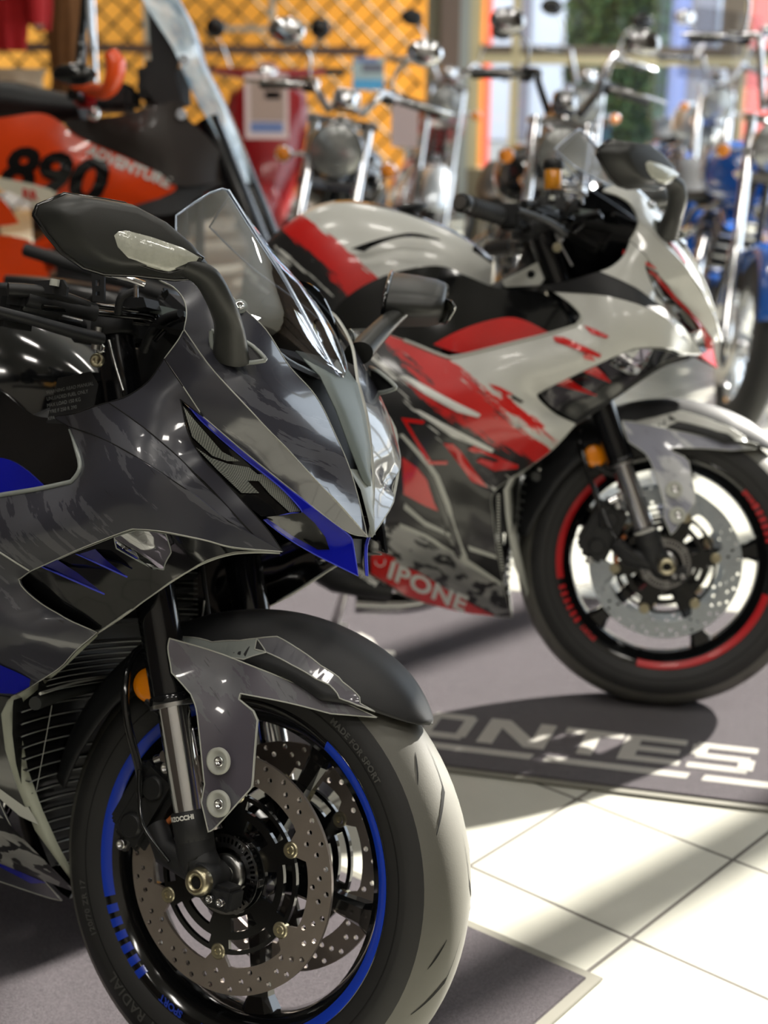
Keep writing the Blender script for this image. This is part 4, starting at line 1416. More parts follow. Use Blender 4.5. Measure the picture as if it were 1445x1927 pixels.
# ------------------------------------------------------------------ room
SR = Matrix.Rotation
def struct(mb, name, label=None, **kw):
    o = mb.build(name, **kw)
    tag(o, label, None, None, 'structure')
    return o
def tile_mat():
    t = NT('floor_tile')
    s = t.sep()
    c, d = cos(radians(49.0)), sin(radians(49.0))
    T = .3152
    O = floor_pt(1085.4, 1503.8)
    x = t.math('SUBTRACT', s[0], O.x); y = t.math('SUBTRACT', s[1], O.y)
    u = t.math('DIVIDE', t.math('ADD', t.math('MULTIPLY', x, c), t.math('MULTIPLY', y, d)), T)
    v = t.math('DIVIDE', t.math('SUBTRACT', t.math('MULTIPLY', y, c), t.math('MULTIPLY', x, d)), T)
    def edge(q):
        f = t.math('ABSOLUTE', t.math('SUBTRACT', t.math('FRACT', t.math('ADD', q, 100.5)), .5))
        return f
    e = t.math('MINIMUM', edge(u), edge(v))
    g = t.smooth(e, .009, .012)
    cell = t.comb(t.math('FLOOR', t.math('ADD', u, 100)), t.math('FLOOR', t.math('ADD', v, 100)), 0.)
    wn_ = t.n('ShaderNodeTexWhiteNoise'); t.l(cell, wn_.inputs[0])
    n = t.noise(t.coord(), 9, 5, .6)
    n2 = t.noise(t.coord(), 160, 3, .7)
    c1 = t.mix(n, srgb(168, 168, 158), srgb(188, 187, 176))
    c2 = t.mix(t.math('MULTIPLY', t.smooth(n2, .66, .74), .25), c1, srgb(130, 126, 115))
    c3 = t.mix(t.math('MULTIPLY', wn_.outputs[0], .12), c2, srgb(160, 158, 146))
    t.l(t.mix(g, srgb(88, 84, 78), c3), t.b.inputs['Base Color'])
    t.l(t.smooth(t.math('ADD', g, t.math('MULTIPLY', n, .2)), 1.3, .2), t.b.inputs['Roughness'])
    t.b.inputs['Roughness'].default_value = .3
    r = t.n('ShaderNodeMapRange'); t.l(g, r.inputs[0]); r.inputs[3].default_value = .8; r.inputs[4].default_value = .28
    t.l(r.outputs[0], t.b.inputs['Roughness'])
    t.bump(g, .0012, .7)
    return t.m
def carpet_mat(name, c0, c1):
    t = NT(name)
    n = t.noise(t.coord(), 420, 3, .8)
    n2 = t.noise(t.coord(), 1300, 2, .7)
    n3 = t.noise(t.coord(), 5, 3)
    c = t.mix(t.smooth(t.math('ADD', t.math('MULTIPLY', n, .5), t.math('MULTIPLY', n2, .5)), .43, .58), c0, c1)
    c = t.mix(t.math('MULTIPLY', n3, .25), c, c0)
    t.l(c, t.b.inputs['Base Color'])
    t.b.inputs['Roughness'].default_value = .95
    t.b.inputs['Specular IOR Level'].default_value = .15
    t.b.inputs['Sheen Weight'].default_value = .25
    t.bump(n2, .004, 1.0)
    return t.m
M['tile'] = tile_mat()
M['carpet'] = carpet_mat('carpet', srgb(26, 22, 30), srgb(102, 91, 99))
M['carpet_white'] = carpet_mat('carpet_white', srgb(196, 192, 184), srgb(222, 219, 210))
M['mat_rubber'] = pbr('mat_rubber', srgb(112, 110, 100), .6)
M['wall'] = pbr('wall', srgb(120, 92, 62), .8, grain=(4, .12))
M['ceiling'] = pbr('ceiling', srgb(170, 168, 162), .9)
M['dark_wall'] = pbr('dark_wall', srgb(70, 62, 55), .85, grain=(3, .1))
M['frame_alu'] = pbr('frame_alu', srgb(168, 160, 128), .4, .3)
M['column'] = pbr('column', srgb(118, 106, 94), .6, grain=(4, .08))
M['front_wall'] = pbr('front_wall', srgb(176, 172, 164), .8)
YB = 11.6      # back wall
XR = 3.2      # glazed wall to the right of the frame
XL = -3.2
YF = -2.5
HC = 4.2
def wall_box(m, x0, x1, y0, y1, z0, z1, mt):
    m.box(((x0 + x1) / 2, (y0 + y1) / 2, (z0 + z1) / 2), (abs(x1 - x0), abs(y1 - y0), abs(z1 - z0)), mt)
m = MB(); wall_box(m, XL, XR + .1, YF, YB + .1, -.1, 0, M['tile'])
struct(m, 'floor')
m = MB(); wall_box(m, XL - .1, XL, YF, YB, 0, HC, M['dark_wall'])
struct(m, 'wall_left')
m = MB(); wall_box(m, XL, XR + .1, YF, YB + .1, HC, HC + .1, M['ceiling'])
struct(m, 'ceiling')
m = MB(); wall_box(m, XL, XR + .1, YF - .1, YF, 0, HC, M['front_wall'])
struct(m, 'wall_front')
# glazed right wall: mullions, transoms, panes
mul = [3.5, 4.70, 5.98, 7.32, 8.6, 9.9, 11.2]
m = MB()
wall_box(m, XR, XR + .08, YF, YB, 0, .25, M['frame_alu'])
for y in mul: wall_box(m, XR, XR + .08, y - .055, y + .055, .25, HC, M['frame_alu'])
wall_box(m, XR, XR + .08, YF, YB, 3.0, HC, M['dark_wall'])
wall_box(m, XR, XR + .08, YF, 3.5, 0, 3.0, M['dark_wall'])
struct(m, 'wall_right')
# back wall: column, glazing to the right, shuttered opening to the left
def bx(u, v=60): return at(u, v, YB).x
def bz(v, u=722): return at(u, v, YB).z
M['sill'] = pbr('sill', srgb(120, 108, 84), .6)
M['col_brown'] = pbr('col_brown', srgb(116, 98, 86), .6)
M['col_olive'] = pbr('col_olive', srgb(120, 116, 96), .6)
M['col_pale'] = pbr('col_pale', srgb(160, 164, 158), .5)
m = MB()
wall_box(m, bx(803), bx(830), YB - .10, YB + .1, 0, HC, M['col_olive'])
wall_box(m, bx(828), bx(864), YB - .16, YB + .1, 0, HC, M['col_brown'])
wall_box(m, bx(864), bx(884), YB - .08, YB + .1, 0, HC, M['col_pale'])
struct(m, 'trim_1')
m = MB()
wall_box(m, bx(884), XR, YB, YB + .1, 0, .35, M['sill'])
wall_box(m, bx(884), XR, YB, YB + .1, 3.4, HC, M['dark_wall'])
struct(m, 'wall_back')
M['frame_gold'] = pbr('frame_gold', srgb(196, 182, 142), .45)
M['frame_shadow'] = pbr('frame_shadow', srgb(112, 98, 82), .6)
m = MB()
zt, zb_ = bz(96, 1100), bz(122, 1100)
wall_box(m, bx(884), XR, YB - .06, YB + .04, zb_, zt - .03, M['frame_gold'])
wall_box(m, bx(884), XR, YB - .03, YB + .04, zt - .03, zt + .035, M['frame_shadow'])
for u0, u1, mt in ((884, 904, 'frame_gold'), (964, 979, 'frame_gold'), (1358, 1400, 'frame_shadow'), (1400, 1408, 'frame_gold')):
    wall_box(m, bx(u0), bx(u1), YB - .04, YB + .05, .35, 3.4, M[mt])
struct(m, 'window_1')
m = MB(); m.add([(bx(884), YB + .02, .35), (XR, YB + .02, .35), (XR, YB + .02, 3.4), (bx(884), YB + .02, 3.4)], [(0, 1, 2, 3)], M['window_glass'], False)
g = m.build('window_pane', bpy.data.objects['window_1'])
# ochre shutter wall behind a diagonal scissor grille
M['ochre'] = pbr('ochre', srgb(222, 150, 44), .75, grain=(2.5, .10))
M['grille'] = pbr('grille', srgb(84, 72, 40), .5, .4)
M['rail_brown'] = pbr('rail_brown', srgb(98, 74, 62), .5)
m = MB(); wall_box(m, XL - 2, bx(806) + .5, YB + 1.6, YB + 1.8, -.1, HC + 1, M['ochre'])
struct(m, 'wall_outside')
gr = MB()
x0, x1, z0, z1 = XL, bx(803), .0, 2.6
stp = .200
k0 = int((x0 - z1) / stp) - 1
for sg in (1, -1):
    for k in range(-70, 70):
        # line x = k*stp + sg*z
        a0 = k * stp + sg * z0 * 1.05; a1 = k * stp + sg * z1 * 1.05
        lo, hi = 0.0, 1.0
        pts = []
        for t in np.linspace(0, 1, 60):
            x = a0 + (a1 - a0) * t
            if x0 <= x <= x1: pts.append((x, z0 + (z1 - z0) * t))
        if len(pts) > 1:
            gr.tube([(pts[0][0], YB + sg * .006, pts[0][1]), (pts[-1][0], YB + sg * .006, pts[-1][1])], .010, M['grille'], 6)
struct(gr, 'window_2')
for zc, hh, mt in ((bz(95, 620), .05, 'rail_brown'), (bz(52, 560), .022, 'frame_alu'), (bz(150, 620), .02, 'rail_brown')):
    pass
m = MB()
wall_box(m, XL, bx(690), YB - .06, YB - .01, bz(104, 560), bz(86, 560), M['rail_brown'])
struct(m, 'trim_2')
m = MB()
wall_box(m, bx(272), bx(282), YB - .05, YB - .01, 0, 3.5, M['col_pale'])
wall_box(m, bx(508), bx(518), YB - .05, YB - .01, bz(60, 510), 3.5, M['col_pale'])
wall_box(m, bx(400), bx(575), YB - .05, YB - .01, bz(60, 510), bz(50, 510), M['col_pale'])
struct(m, 'trim_3')

def mat(name, O, ex, ey, lx, ly, label, border=.018):
    root = empty(name, None, O, atan2(ex[1], ex[0]))
    tag(root, label, 'floor mat')
    b = MB()
    b.box((lx / 2, ly / 2, .003), (lx, ly, .004), M['mat_rubber'], bevel=.001)
    b.build('rubber_border', root)
    c = MB()
    c.box((lx / 2, ly / 2, .0055), (lx - 2 * border, ly - 2 * border, .005), M['carpet'], bevel=.0015)
    co = c.build('carpet', root)
    return root, co
# near mat: corner at (1135,1845), one edge running back left, the other forward left
C0 = floor_pt(1135, 1845)
e1 = (floor_pt(880, 1735) - C0).normalized()
ey_ = e1; ex_ = Vector((e1.y, -e1.x, 0))
# frame with x along the long edge, y towards the viewer
ang = atan2(e1.y, e1.x)
exv = Vector((cos(ang), sin(ang), 0)); eyv = Vector((-sin(ang), cos(ang), 0))
m1, m1c = mat('floor_mat', C0, exv, eyv, 2.1, .92, 'dark grey carpet mat with rubber border under the grey sport bike')
# far mat with the shop name
C1 = floor_pt(800, 1450)
e2 = (floor_pt(1445, 1530) - C1).normalized()
a2_ = atan2(e2.y, e2.x)
O2 = C1 - e2 * 1.55
m2, m2c = mat('floor_mat', O2, e2, None, 2.75, 1.0, 'dark carpet mat with large white block lettering under the white and red sport bike')
inv2 = Matrix.Rotation(-a2_, 3, 'Z')
def matxy(u, v):
    q = inv2 @ (floor_pt(u, v) - O2)
    return q.x, q.y
k = MB()
xS0, yS0 = matxy(1300, 1452); xE, yT = matxy(1415, 1412)
base_l = matxy(800, 1392); base_r = matxy(1400, 1458)
top_l = matxy(805, 1340)
Hh = .112; ybase = .128
def blk(polys, x0, wd):
    for i, p in enumerate(polys):
        k.add([(x0 + q[0] * wd + q[1] * .012, ybase + q[1] * Hh, .0086 + i * .00025) for q in p], [list(range(len(p)))], M['carpet_white'], False)
def bars(L_):
    return [[(a, b), (c, b), (c, d), (a, d)] for a, b, c, d in L_]
GL = {
 'Z': bars([(0, 0, 1, .22), (0, .78, 1, 1)]) + [[(0, .2), (.30, .2), (1, .8), (.70, .8)]],
 'O': bars([(.08, 0, .92, .22), (.08, .78, .92, 1), (0, .1, .24, .9), (.76, .1, 1, .9)]),
 'N': bars([(0, 0, .24, 1), (.76, 0, 1, 1)]) + [[(.0, 1), (.30, 1), (1, 0), (.70, 0)]],
 'T': bars([(0, .78, 1, 1), (.36, 0, .62, .8)]),
 'E': bars([(0, 0, .26, 1), (.2, 0, 1, .2), (.2, .4, .94, .6), (.2, .8, 1, 1)]),
 'S': bars([(0, 0, .92, .2), (.08, .4, .92, .6), (.06, .8, 1, 1), (0, .5, .24, .9), (.76, .1, 1, .5)]),
}
xs_px = {'O': (795, 882), 'N': (905, 1030), 'T': (1050, 1160), 'E': (1165, 1280), 'S': (1293, 1415)}
for ch, (u0, u1) in xs_px.items():
    def xline(u):
        # invert along the lettering's middle line
        lo, hi = 0.0, 3.0
        for _ in range(40):
            mid = (lo + hi) / 2
            P_ = Matrix.Rotation(a2_, 3, 'Z') @ Vector((mid, ybase + Hh / 2, .008)) + O2
            d = P_ - CO
            uu = 722.5 + F_PX * d.dot(CR) / d.dot(cf)
            if uu < u: lo = mid
            else: hi = mid
        return lo
    xa, xb = xline(u0), xline(u1)
    blk(GL[ch], xa, xb - xa)
    if ch == 'O':
        blk(GL['Z'], xa - .125, .105)
for u0, u1 in ((700, 998), (1022, 1292), (1320, 1560)):
    P_ = []
    for u in (u0, u1):
        lo, hi = 0.0, 3.0
        for _ in range(40):
            mid = (lo + hi) / 2
            q = Matrix.Rotation(a2_, 3, 'Z') @ Vector((mid, .095, .008)) + O2 - CO
            if 722.5 + F_PX * q.dot(CR) / q.dot(cf) < u: lo = mid
            else: hi = mid
        P_.append(lo)
    k.add([(P_[0], .080, .0086), (P_[1], .080, .0086), (P_[1] + .006, .104, .0086), (P_[0] + .006, .104, .0086)], [(0, 1, 2, 3)], M['carpet_white'], False)
k.build('mat_lettering', m2c)
# emblem seen behind the near fender
k = MB()
def mpoly(L_):
    q = [matxy(u, v) for u, v in L_]
    k.add([(x, y, .0086) for x, y in q], [list(range(len(q)))], M['carpet_white'], False)
mpoly([(660, 1196), (676, 1200), (680, 1228), (660, 1222)])
mpoly([(676, 1196), (700, 1208), (712, 1226), (700, 1230), (690, 1214), (676, 1212)])
mpoly([(672, 1228), (742, 1232), (744, 1240), (690, 1240)])
k.build('mat_emblem', m2c)
for o in (m1, m2): pass

# ------------------------------------------------------------------ liveries
def dec_none(side, so, parts): pass
def dec_grey(side, so, parts):
    f = prj_panel(side, F1, .2)
    k = MB()
    deco(side, [f(*q) for q in ((-120, 1306), (-40, 1306), (22, 1312), (12, 1344), (20, 1410), (42, 1480), (72, 1552), (40, 1536), (0, 1502), (-120, 1498))], M['gloss_black'], k, .002)
    k.build('dark_belly_film', so)
    k = MB()
    deco(side, [f(*q) for q in ((-60, 1200), (0, 1250), (35, 1265), (60, 1278), (58, 1292), (30, 1306), (-60, 1300))], M['blue'], k, -.0028)
    k.build('blue_side_film', so)
    k = MB()
    deco(side, [f(*q) for q in ((-80, 1510), (0, 1530), (60, 1592), (118, 1650), (148, 1680), (100, 1662), (40, 1640), (-80, 1590))], M['comic'], k, -.0028)
    k.build('belly_artwork_film', so)
    k = MB()
    deco(side, [f(*q) for q in ((-80, 1480), (0, 1482), (50, 1518), (56, 1518), (72, 1544), (76, 1552), (40, 1535), (0, 1500), (-80, 1496))], M['pale_edge'], k, -.003)
    deco(side, [f(*q) for q in ((-80, 1590), (40, 1640), (90, 1661), (60, 1662), (0, 1630), (-80, 1620))], M['blue'], k, -.003)
    k.build('belly_stripe_film', so)
    k = MB()
    k.tube([side.at(*f(*q), .001) for q in ((-90, 985), (-40, 1014), (0, 1039), (30, 1058), (56, 1074))], .0012, M['pale_edge'], 6)
    k.build('panel_seam', so)
def dec_white(side, so, parts):
    f = prj_panel(side, F2, .2)
    k = MB()
    deco(side, [f(*q) for q in ((706, 990), (752, 985), (800, 1010), (850, 1040), (880, 1062), (920, 1088), (946, 1100), (958, 1150), (930, 1158), (860, 1120), (760, 1068), (700, 1044))], M['comic'], k, -.0028)
    k.build('belly_artwork_film', so)
    k = MB()
    deco(side, [f(*q) for q in ((699, 1046), (712, 1040), (735, 1046), (791, 1078), (845, 1112), (890, 1138), (932, 1159), (889, 1155), (845, 1146), (800, 1134), (765, 1121), (730, 1098), (699, 1080))], M['red'], k, -.0036)
    k.build('red_band_film', so)
    k = MB()
    P0 = Vector((*f(727, 1084), 0)); P1 = Vector((*f(876, 1153), 0)); PU = Vector((*f(736, 1054), 0))
    ux = (P1 - P0); wlen = ux.length; ux.normalize()
    uz = (PU - P0); hgt = uz.length; uz = uz / hgt
    def fn(off, sx=1.0):
        def g(x, y):
            q = P0 + ux * x * sx + uz * y
            return Vector((q.x, side.W(q.x, q.y) + off, q.y))
        return g
    sz = hgt / .70
    k.text('IPONE', M['white'], fn(-.0052, wlen / (sz * 3.05)), sz, sz * .035, 1.06)
    c = f(716, 1056)
    k.add([Vector((c[0] + .0105 * cos(t), side.W(c[0], c[1]) - .0052, c[1] + .0105 * sin(t))) for t in np.linspace(0, 2 * pi, 25)[:-1]], [list(range(24))], M['white'], False)
    k.add([Vector((c[0] + .0085 * cos(t), side.W(c[0], c[1]) - .0058, c[1] + .0085 * sin(t))) for t in np.linspace(0, 2 * pi, 25)[:-1]], [list(range(24))], M['red'], False)
    k.build('belly_lettering', so)
    k = MB()
    for poly, mt in ((((752, 818), (758, 816), (808, 868), (826, 894), (845, 942), (882, 1056), (874, 1060), (836, 946), (817, 898), (802, 876)), 'pale_edge'),
                     (((800, 878), (815, 898), (838, 950), (868, 1052), (858, 1046), (836, 1000), (826, 950), (812, 905)), 'gloss_black'),
                     (((762, 946), (800, 980), (846, 1003), (848, 1010), (800, 990), (760, 957)), 'pale_edge'),
                     (((752, 984), (800, 1004), (880, 1052), (944, 1096), (944, 1102), (876, 1062), (800, 1012), (752, 992)), 'pale_edge'),
                     (((880, 1026), (932, 1044), (936, 1052), (884, 1036)), 'pale_edge'),
                     (((757, 860), (785, 880), (803, 902), (818, 948), (825, 962), (800, 952), (760, 930)), 'red')):
        deco(side, [f(*q) for q in poly], M[mt], k, -.0032)
    # pale flash and red logo
    for poly, mt in ((((752, 708), (764, 706), (905, 780), (900, 786), (860, 775), (800, 742)), 'white'),
                     (((776, 770), (790, 772), (870, 815), (930, 846), (926, 852), (850, 822)), 'white'),
                     (((834, 834), (853, 836), (866, 848), (918, 918), (888, 906), (872, 884)), 'red'),
                     (((880, 846), (892, 839), (930, 856), (976, 876), (974, 882), (930, 886), (896, 868), (905, 862), (932, 870), (940, 866), (905, 852), (892, 852)), 'red'),
                     (((755, 786), (800, 792), (796, 798), (765, 794)), 'red'),
                     (((755, 786), (762, 788), (812, 868), (842, 868), (842, 874), (806, 874)), 'red')):
        deco(side, [f(*q) for q in poly], M[mt], k, -.0034)
    k.build('side_graphics_film', so)
    k = MB()
    for i in range(26):     # saw-tooth inside the belly edge
        v = 930 + i * 5.6
        u = 931 + (0 if v < 1010 else (v - 1010) * .14)
        deco(side, [f(u + 4, v), f(u + 10, v), f(u + 10, v + 2.8), f(u + 4, v + 2.8)], M['pale_edge'], k, -.0034)
    k.build('saw_tooth_film', so)
    for poly in (((1040, 633), (1060, 634), (1100, 652), (1132, 668), (1128, 674), (1090, 660), (1044, 642)), ((1098, 612), (1120, 620), (1146, 633), (1140, 637), (1112, 628)), ((1096, 668), (1112, 666), (1120, 680), (1100, 676)), ((920, 722), (940, 728), (966, 742), (958, 744), (930, 732)), ((962, 742), (986, 756), (980, 758), (964, 750))):
        deco(side, [f(*q) for q in poly], M['red'] if poly[0][0] != 962 else M['gloss_black'], None, .0034).build('splash_film', so)
    for nm, polys in (('nose_side_panel', (((1172, 470), (1190, 478), (1228, 500), (1236, 508), (1200, 494), (1170, 478)), ((1170, 484), (1190, 494), (1226, 514), (1236, 522), (1196, 504), (1168, 492)))), ('nose_top_panel', (((1236, 430), (1242, 432), (1272, 466), (1292, 496), (1288, 496), (1262, 464)),))):
        pn = parts[nm][0]; pg = prj_general(pn, F2)
        k = MB()
        for poly in polys:
            deco(pn, [pg(*q) for q in poly], M['red'], k, .0018, .01)
        k.build('red_stripe_film', so.parent)
M['nose_grey'] = livery_grey('nose_grey', seed=1., coat=1.0, rough=.22)
M['nose_grey_low'] = livery_grey('nose_grey_low', seed=2., coat=1.0, rough=.22, amt=.56)
M['cheek_grey'] = livery_grey('cheek_grey', seed=6., amt=.72)
M['side_grey'] = livery_grey('side_grey', seed=3., amt=.525)
M['leg_grey'] = livery_grey('leg_grey', base=srgb(96, 96, 102), light=srgb(84, 80, 90), dark=srgb(60, 60, 64), seed=8., amt=.5)
M['comic'] = livery_comic('comic')
M['nose_white'] = livery_white('nose_white', v0=-2, coat=.9, rough=.2)
M['side_white'] = livery_white('side_white', v0=.262, amp=.17, redlo=.05)
M['tank_white'] = livery_white('tank_white', v0=.29, amp=.14, redlo=.04, seed=3.)
M['leg_white'] = livery_grey('leg_white', base=srgb(150, 152, 166), light=srgb(200, 202, 206), dark=srgb(120, 120, 130), seed=8., amt=.56)
M['signal_clear'] = pbr('signal_clear', srgb(186, 188, 176), .12, coat=1.0, bump=(120, .002), grain=(70, .25))
M['fluid_amber'] = pbr('fluid_amber', srgb(214, 140, 30), .15, coat=.6, grain=(60, .4))
M['fluid_dark'] = pbr('fluid_dark', srgb(60, 50, 40), .2)
M['ridge_blue'] = pbr('ridge_blue', srgb(190, 205, 225), .1, .3, coat=.5)
M['white_fender'] = livery_white('white_fender', v0=-3, coat=.6)
LG = dict(edge=M['pale_edge'], fender=M['matte_black'], fender_leg=M['leg_grey'], fender_fin=M['leg_grey'], nose=M['nose_grey'], nose_low=M['nose_grey_low'], cheek=M['cheek_grey'],
          upper_cheek=M['side_grey'], side=M['side_grey'], decals=dec_grey, duct_edge=M['pale_edge'], duct_lip=M['pale_edge'], duct_accent=pbr('dark_blue_fin', srgb(8, 10, 112), .2, coat=.4), accent=M['blue'], accent_line=pbr('blue_line', srgb(70, 80, 220), .3), strip=M['strip_grey'],
          nose_tip=M['pale_grey'], screen_ridge=M['ridge_blue'], mirror=M['mirror_plastic'], signal=M['signal_clear'], reservoir=M['fluid_dark'], head_plate=M['matte_black'],
          tank=M['gloss_black'], tank_top=M['gloss_black'], fin=M['blue'], tail=M['side_grey'], belly_edge=pbr('belly_edge', srgb(172, 176, 160), .4), tape_text=('SPORT', (radians(257), radians(276)), M['rim_blue']))
LW = dict(edge=M['pale_edge'], fender=M['matte_black'], fender_leg=M['leg_white'], fender_fin=M['white'], nose=M['nose_white'], nose_low=M['nose_white'], cheek=M['nose_white'],
          upper_cheek=M['matte_black'], side=M['side_white'], decals=dec_white, duct_edge=M['pale_edge'], duct_lip=M['matte_black'], duct_accent=M['red'], accent=M['red'], accent_line=M['red'], strip=M['nose_white'],
          nose_tip=M['nose_white'], screen_ridge=M['ridge_blue'], mirror=M['mirror_plastic'], signal=M['signal_clear'], reservoir=M['fluid_amber'], head_plate=M['pale_edge'],
          tank=M['tank_white'], tank_top=M['gloss_black'], fin=M['red'], tail=M['side_white'], belly_edge=M['pale_edge'], tape_text=('SPORT', (radians(232), radians(46)), M['rim_red']))
blue_t = [(radians(118), radians(205), M['rim_blue'])] + [(radians(208 + i * 5), radians(208 + i * 5 + 3), M['rim_blue']) for i in range(6)] + [(radians(-75), radians(62), M['rim_blue'])]
red_t = [(radians(128), radians(192), M['rim_red'])] + [(radians(196 + i * 4), radians(196 + i * 4 + 2), M['rim_red']) for i in range(6)] + [(radians(258), radians(345), M['rim_red'])] + [(radians(14 + i * 4), radians(14 + i * 4 + 2.4), M['rim_red']) for i in range(6)]
bike1 = sport_bike(F1, 'motorcycle', LG, radians(66), radians(32), blue_t, M['disc_dark'], True)
tag(bike1, 'dark grey sport motorcycle with blue chin fins, nearest and sharpest bike', 'motorcycle')
bike2 = sport_bike(F2, 'motorcycle', LW, radians(9.5), radians(9), red_t, M['disc_light'], False)
tag(bike2, 'white, red and black sport motorcycle with a red lettered band along its belly fairing', 'motorcycle')

# ------------------------------------------------------------------ outside the windows
M['asphalt'] = pbr('asphalt', srgb(150, 148, 142), .9, grain=(6, .1))
m = MB(); wall_box(m, -8, 14, YB + .1, 30, -.12, -.02, M['asphalt'])
struct(m, 'ground')
M['ext_blue'] = pbr('ext_blue', srgb(196, 212, 232), .8)
M['ext_grey'] = pbr('ext_grey', srgb(120, 122, 134), .8)
M['ext_pillar'] = pbr('ext_pillar', srgb(108, 138, 200), .6)
M['ext_red'] = pbr('ext_red', srgb(244, 112, 104), .6)
M['leaf'] = pbr('leaf', srgb(62, 96, 60), .7, grain=(6, .4))
M['leaf_dark'] = pbr('leaf_dark', srgb(36, 58, 42), .8, grain=(5, .3))
def ubox(m, u0, u1, Yd, th, z0, z1, mt):
    wall_box(m, at(u0, 60, Yd).x, at(u1, 60, Yd).x, Yd, Yd + th, z0, z1, mt)
m = MB()
ubox(m, 880, 1700, 20, .4, 0, 6, M['ext_blue'])
ubox(m, 977, 1000, 19.97, .05, 0, 3.2, M['ext_grey'])
ubox(m, 1295, 1350, 19.97, .05, 0, 3.2, M['ext_grey'])
tag(m.build('neighbour_building'), 'pale blue building seen outside through the window', 'building')
def post(u0, u1, Yd, mt, lab, nm):
    m = MB()
    x0, x1 = at(u0, 60, Yd).x, at(u1, 60, Yd).x
    m.box(((x0 + x1) / 2, Yd, 1.75), (x1 - x0, .12, 3.5), M[mt], bevel=.01)
    m.box(((x0 + x1) / 2, Yd, .03), (x1 - x0 + .1, .25, .06), M['ext_grey'])
    tag(m.build(nm), lab, 'post')
post(905, 926, 14.2, 'ext_red', 'narrow red post outside, just right of the brown column', 'red_post')
post(1410, 1475, 13.2, 'ext_red', 'broad red post outside at the right edge of the window', 'red_post')
post(1263, 1296, 14.8, 'ext_pillar', 'blue post outside to the right of the green shrub', 'blue_post')
m = MB()
rnd = random.Random(3)
cx = at(1175, 60, 15.5).x
wd = (at(1285, 60, 15.5).x - at(1070, 60, 15.5).x) / 2
m.ball((cx, 15.6, 1.2), 1.0, M['leaf_dark'], wd * .86, .5, 1.75, 24)
for i in range(5200):
    th = rnd.uniform(0, 2 * pi); ph = rnd.gauss(0, .55)
    k = rnd.uniform(.86, 1.03)
    c = Vector((cx + wd * k * cos(th) * cos(ph), 15.6 + .62 * k * sin(th) * cos(ph), 1.25 + 1.75 * k * sin(ph)))
    if c.z < .02 or c.y > 15.9: continue
    a = Vector((rnd.uniform(-1, 1), rnd.uniform(-1, 1), rnd.uniform(-1, 1))).normalized() * .045
    b = a.cross(Vector((rnd.uniform(-1, 1), rnd.uniform(-1, 1), rnd.uniform(-1, 1)))).normalized() * .028
    m.add([c - a, c + b, c + a, c - b], [(0, 1, 2, 3)], M['leaf'] if i % 3 else M['leaf_dark'], False)
tag(m.build('clipped_shrub', recalc=False), 'tall dark green shrub standing outside beyond the window', 'shrub')

# ------------------------------------------------------------------ road bikes standing further back
def ring_tyre(root, nm, c, R, wd, spokes, mt_rim):
    t = MB()
    t.lathe([(R - wd * .9 + wd * .9 * cos(a), wd * .5 * sin(a) / sin(1.9)) for a in np.linspace(-1.9, 1.9, 13)], c, Y, M['rubber'], 48)
    t.build(nm + '_tyre', root)
    r = MB()
    r.lathe([(R - wd * 1.05, -wd * .42), (R - wd * 1.25, -wd * .3), (R - wd * 1.3, wd * .3), (R - wd * 1.05, wd * .42)], c, Y, mt_rim, 48)
    r.lathe([(.02, -.07), (.04, -.06), (.045, 0), (.04, .06), (.02, .07)], c, Y, mt_rim, 20)
    for k in range(spokes):
        th = 2 * pi * k / spokes
        for s_ in (-1, 1):
            r.tube([c + Vector((cos(th) * .04, s_ * .05, sin(th) * .04)), c + Vector((cos(th + .2 * s_) * (R - wd * 1.25), 0, sin(th + .2 * s_) * (R - wd * 1.25)))], .0022 if spokes > 12 else .010, mt_rim, 6, caps=False)
    r.build(nm + '_rim', root)
    d = MB()
    d.prism(circle(0, 0, .14, 36), .005, M['steel'], [circle(0, 0, .085, 24)], lambda x, y, h: c + Vector((x, -.085 + h, y)))
    d.build('brake_disc', root)

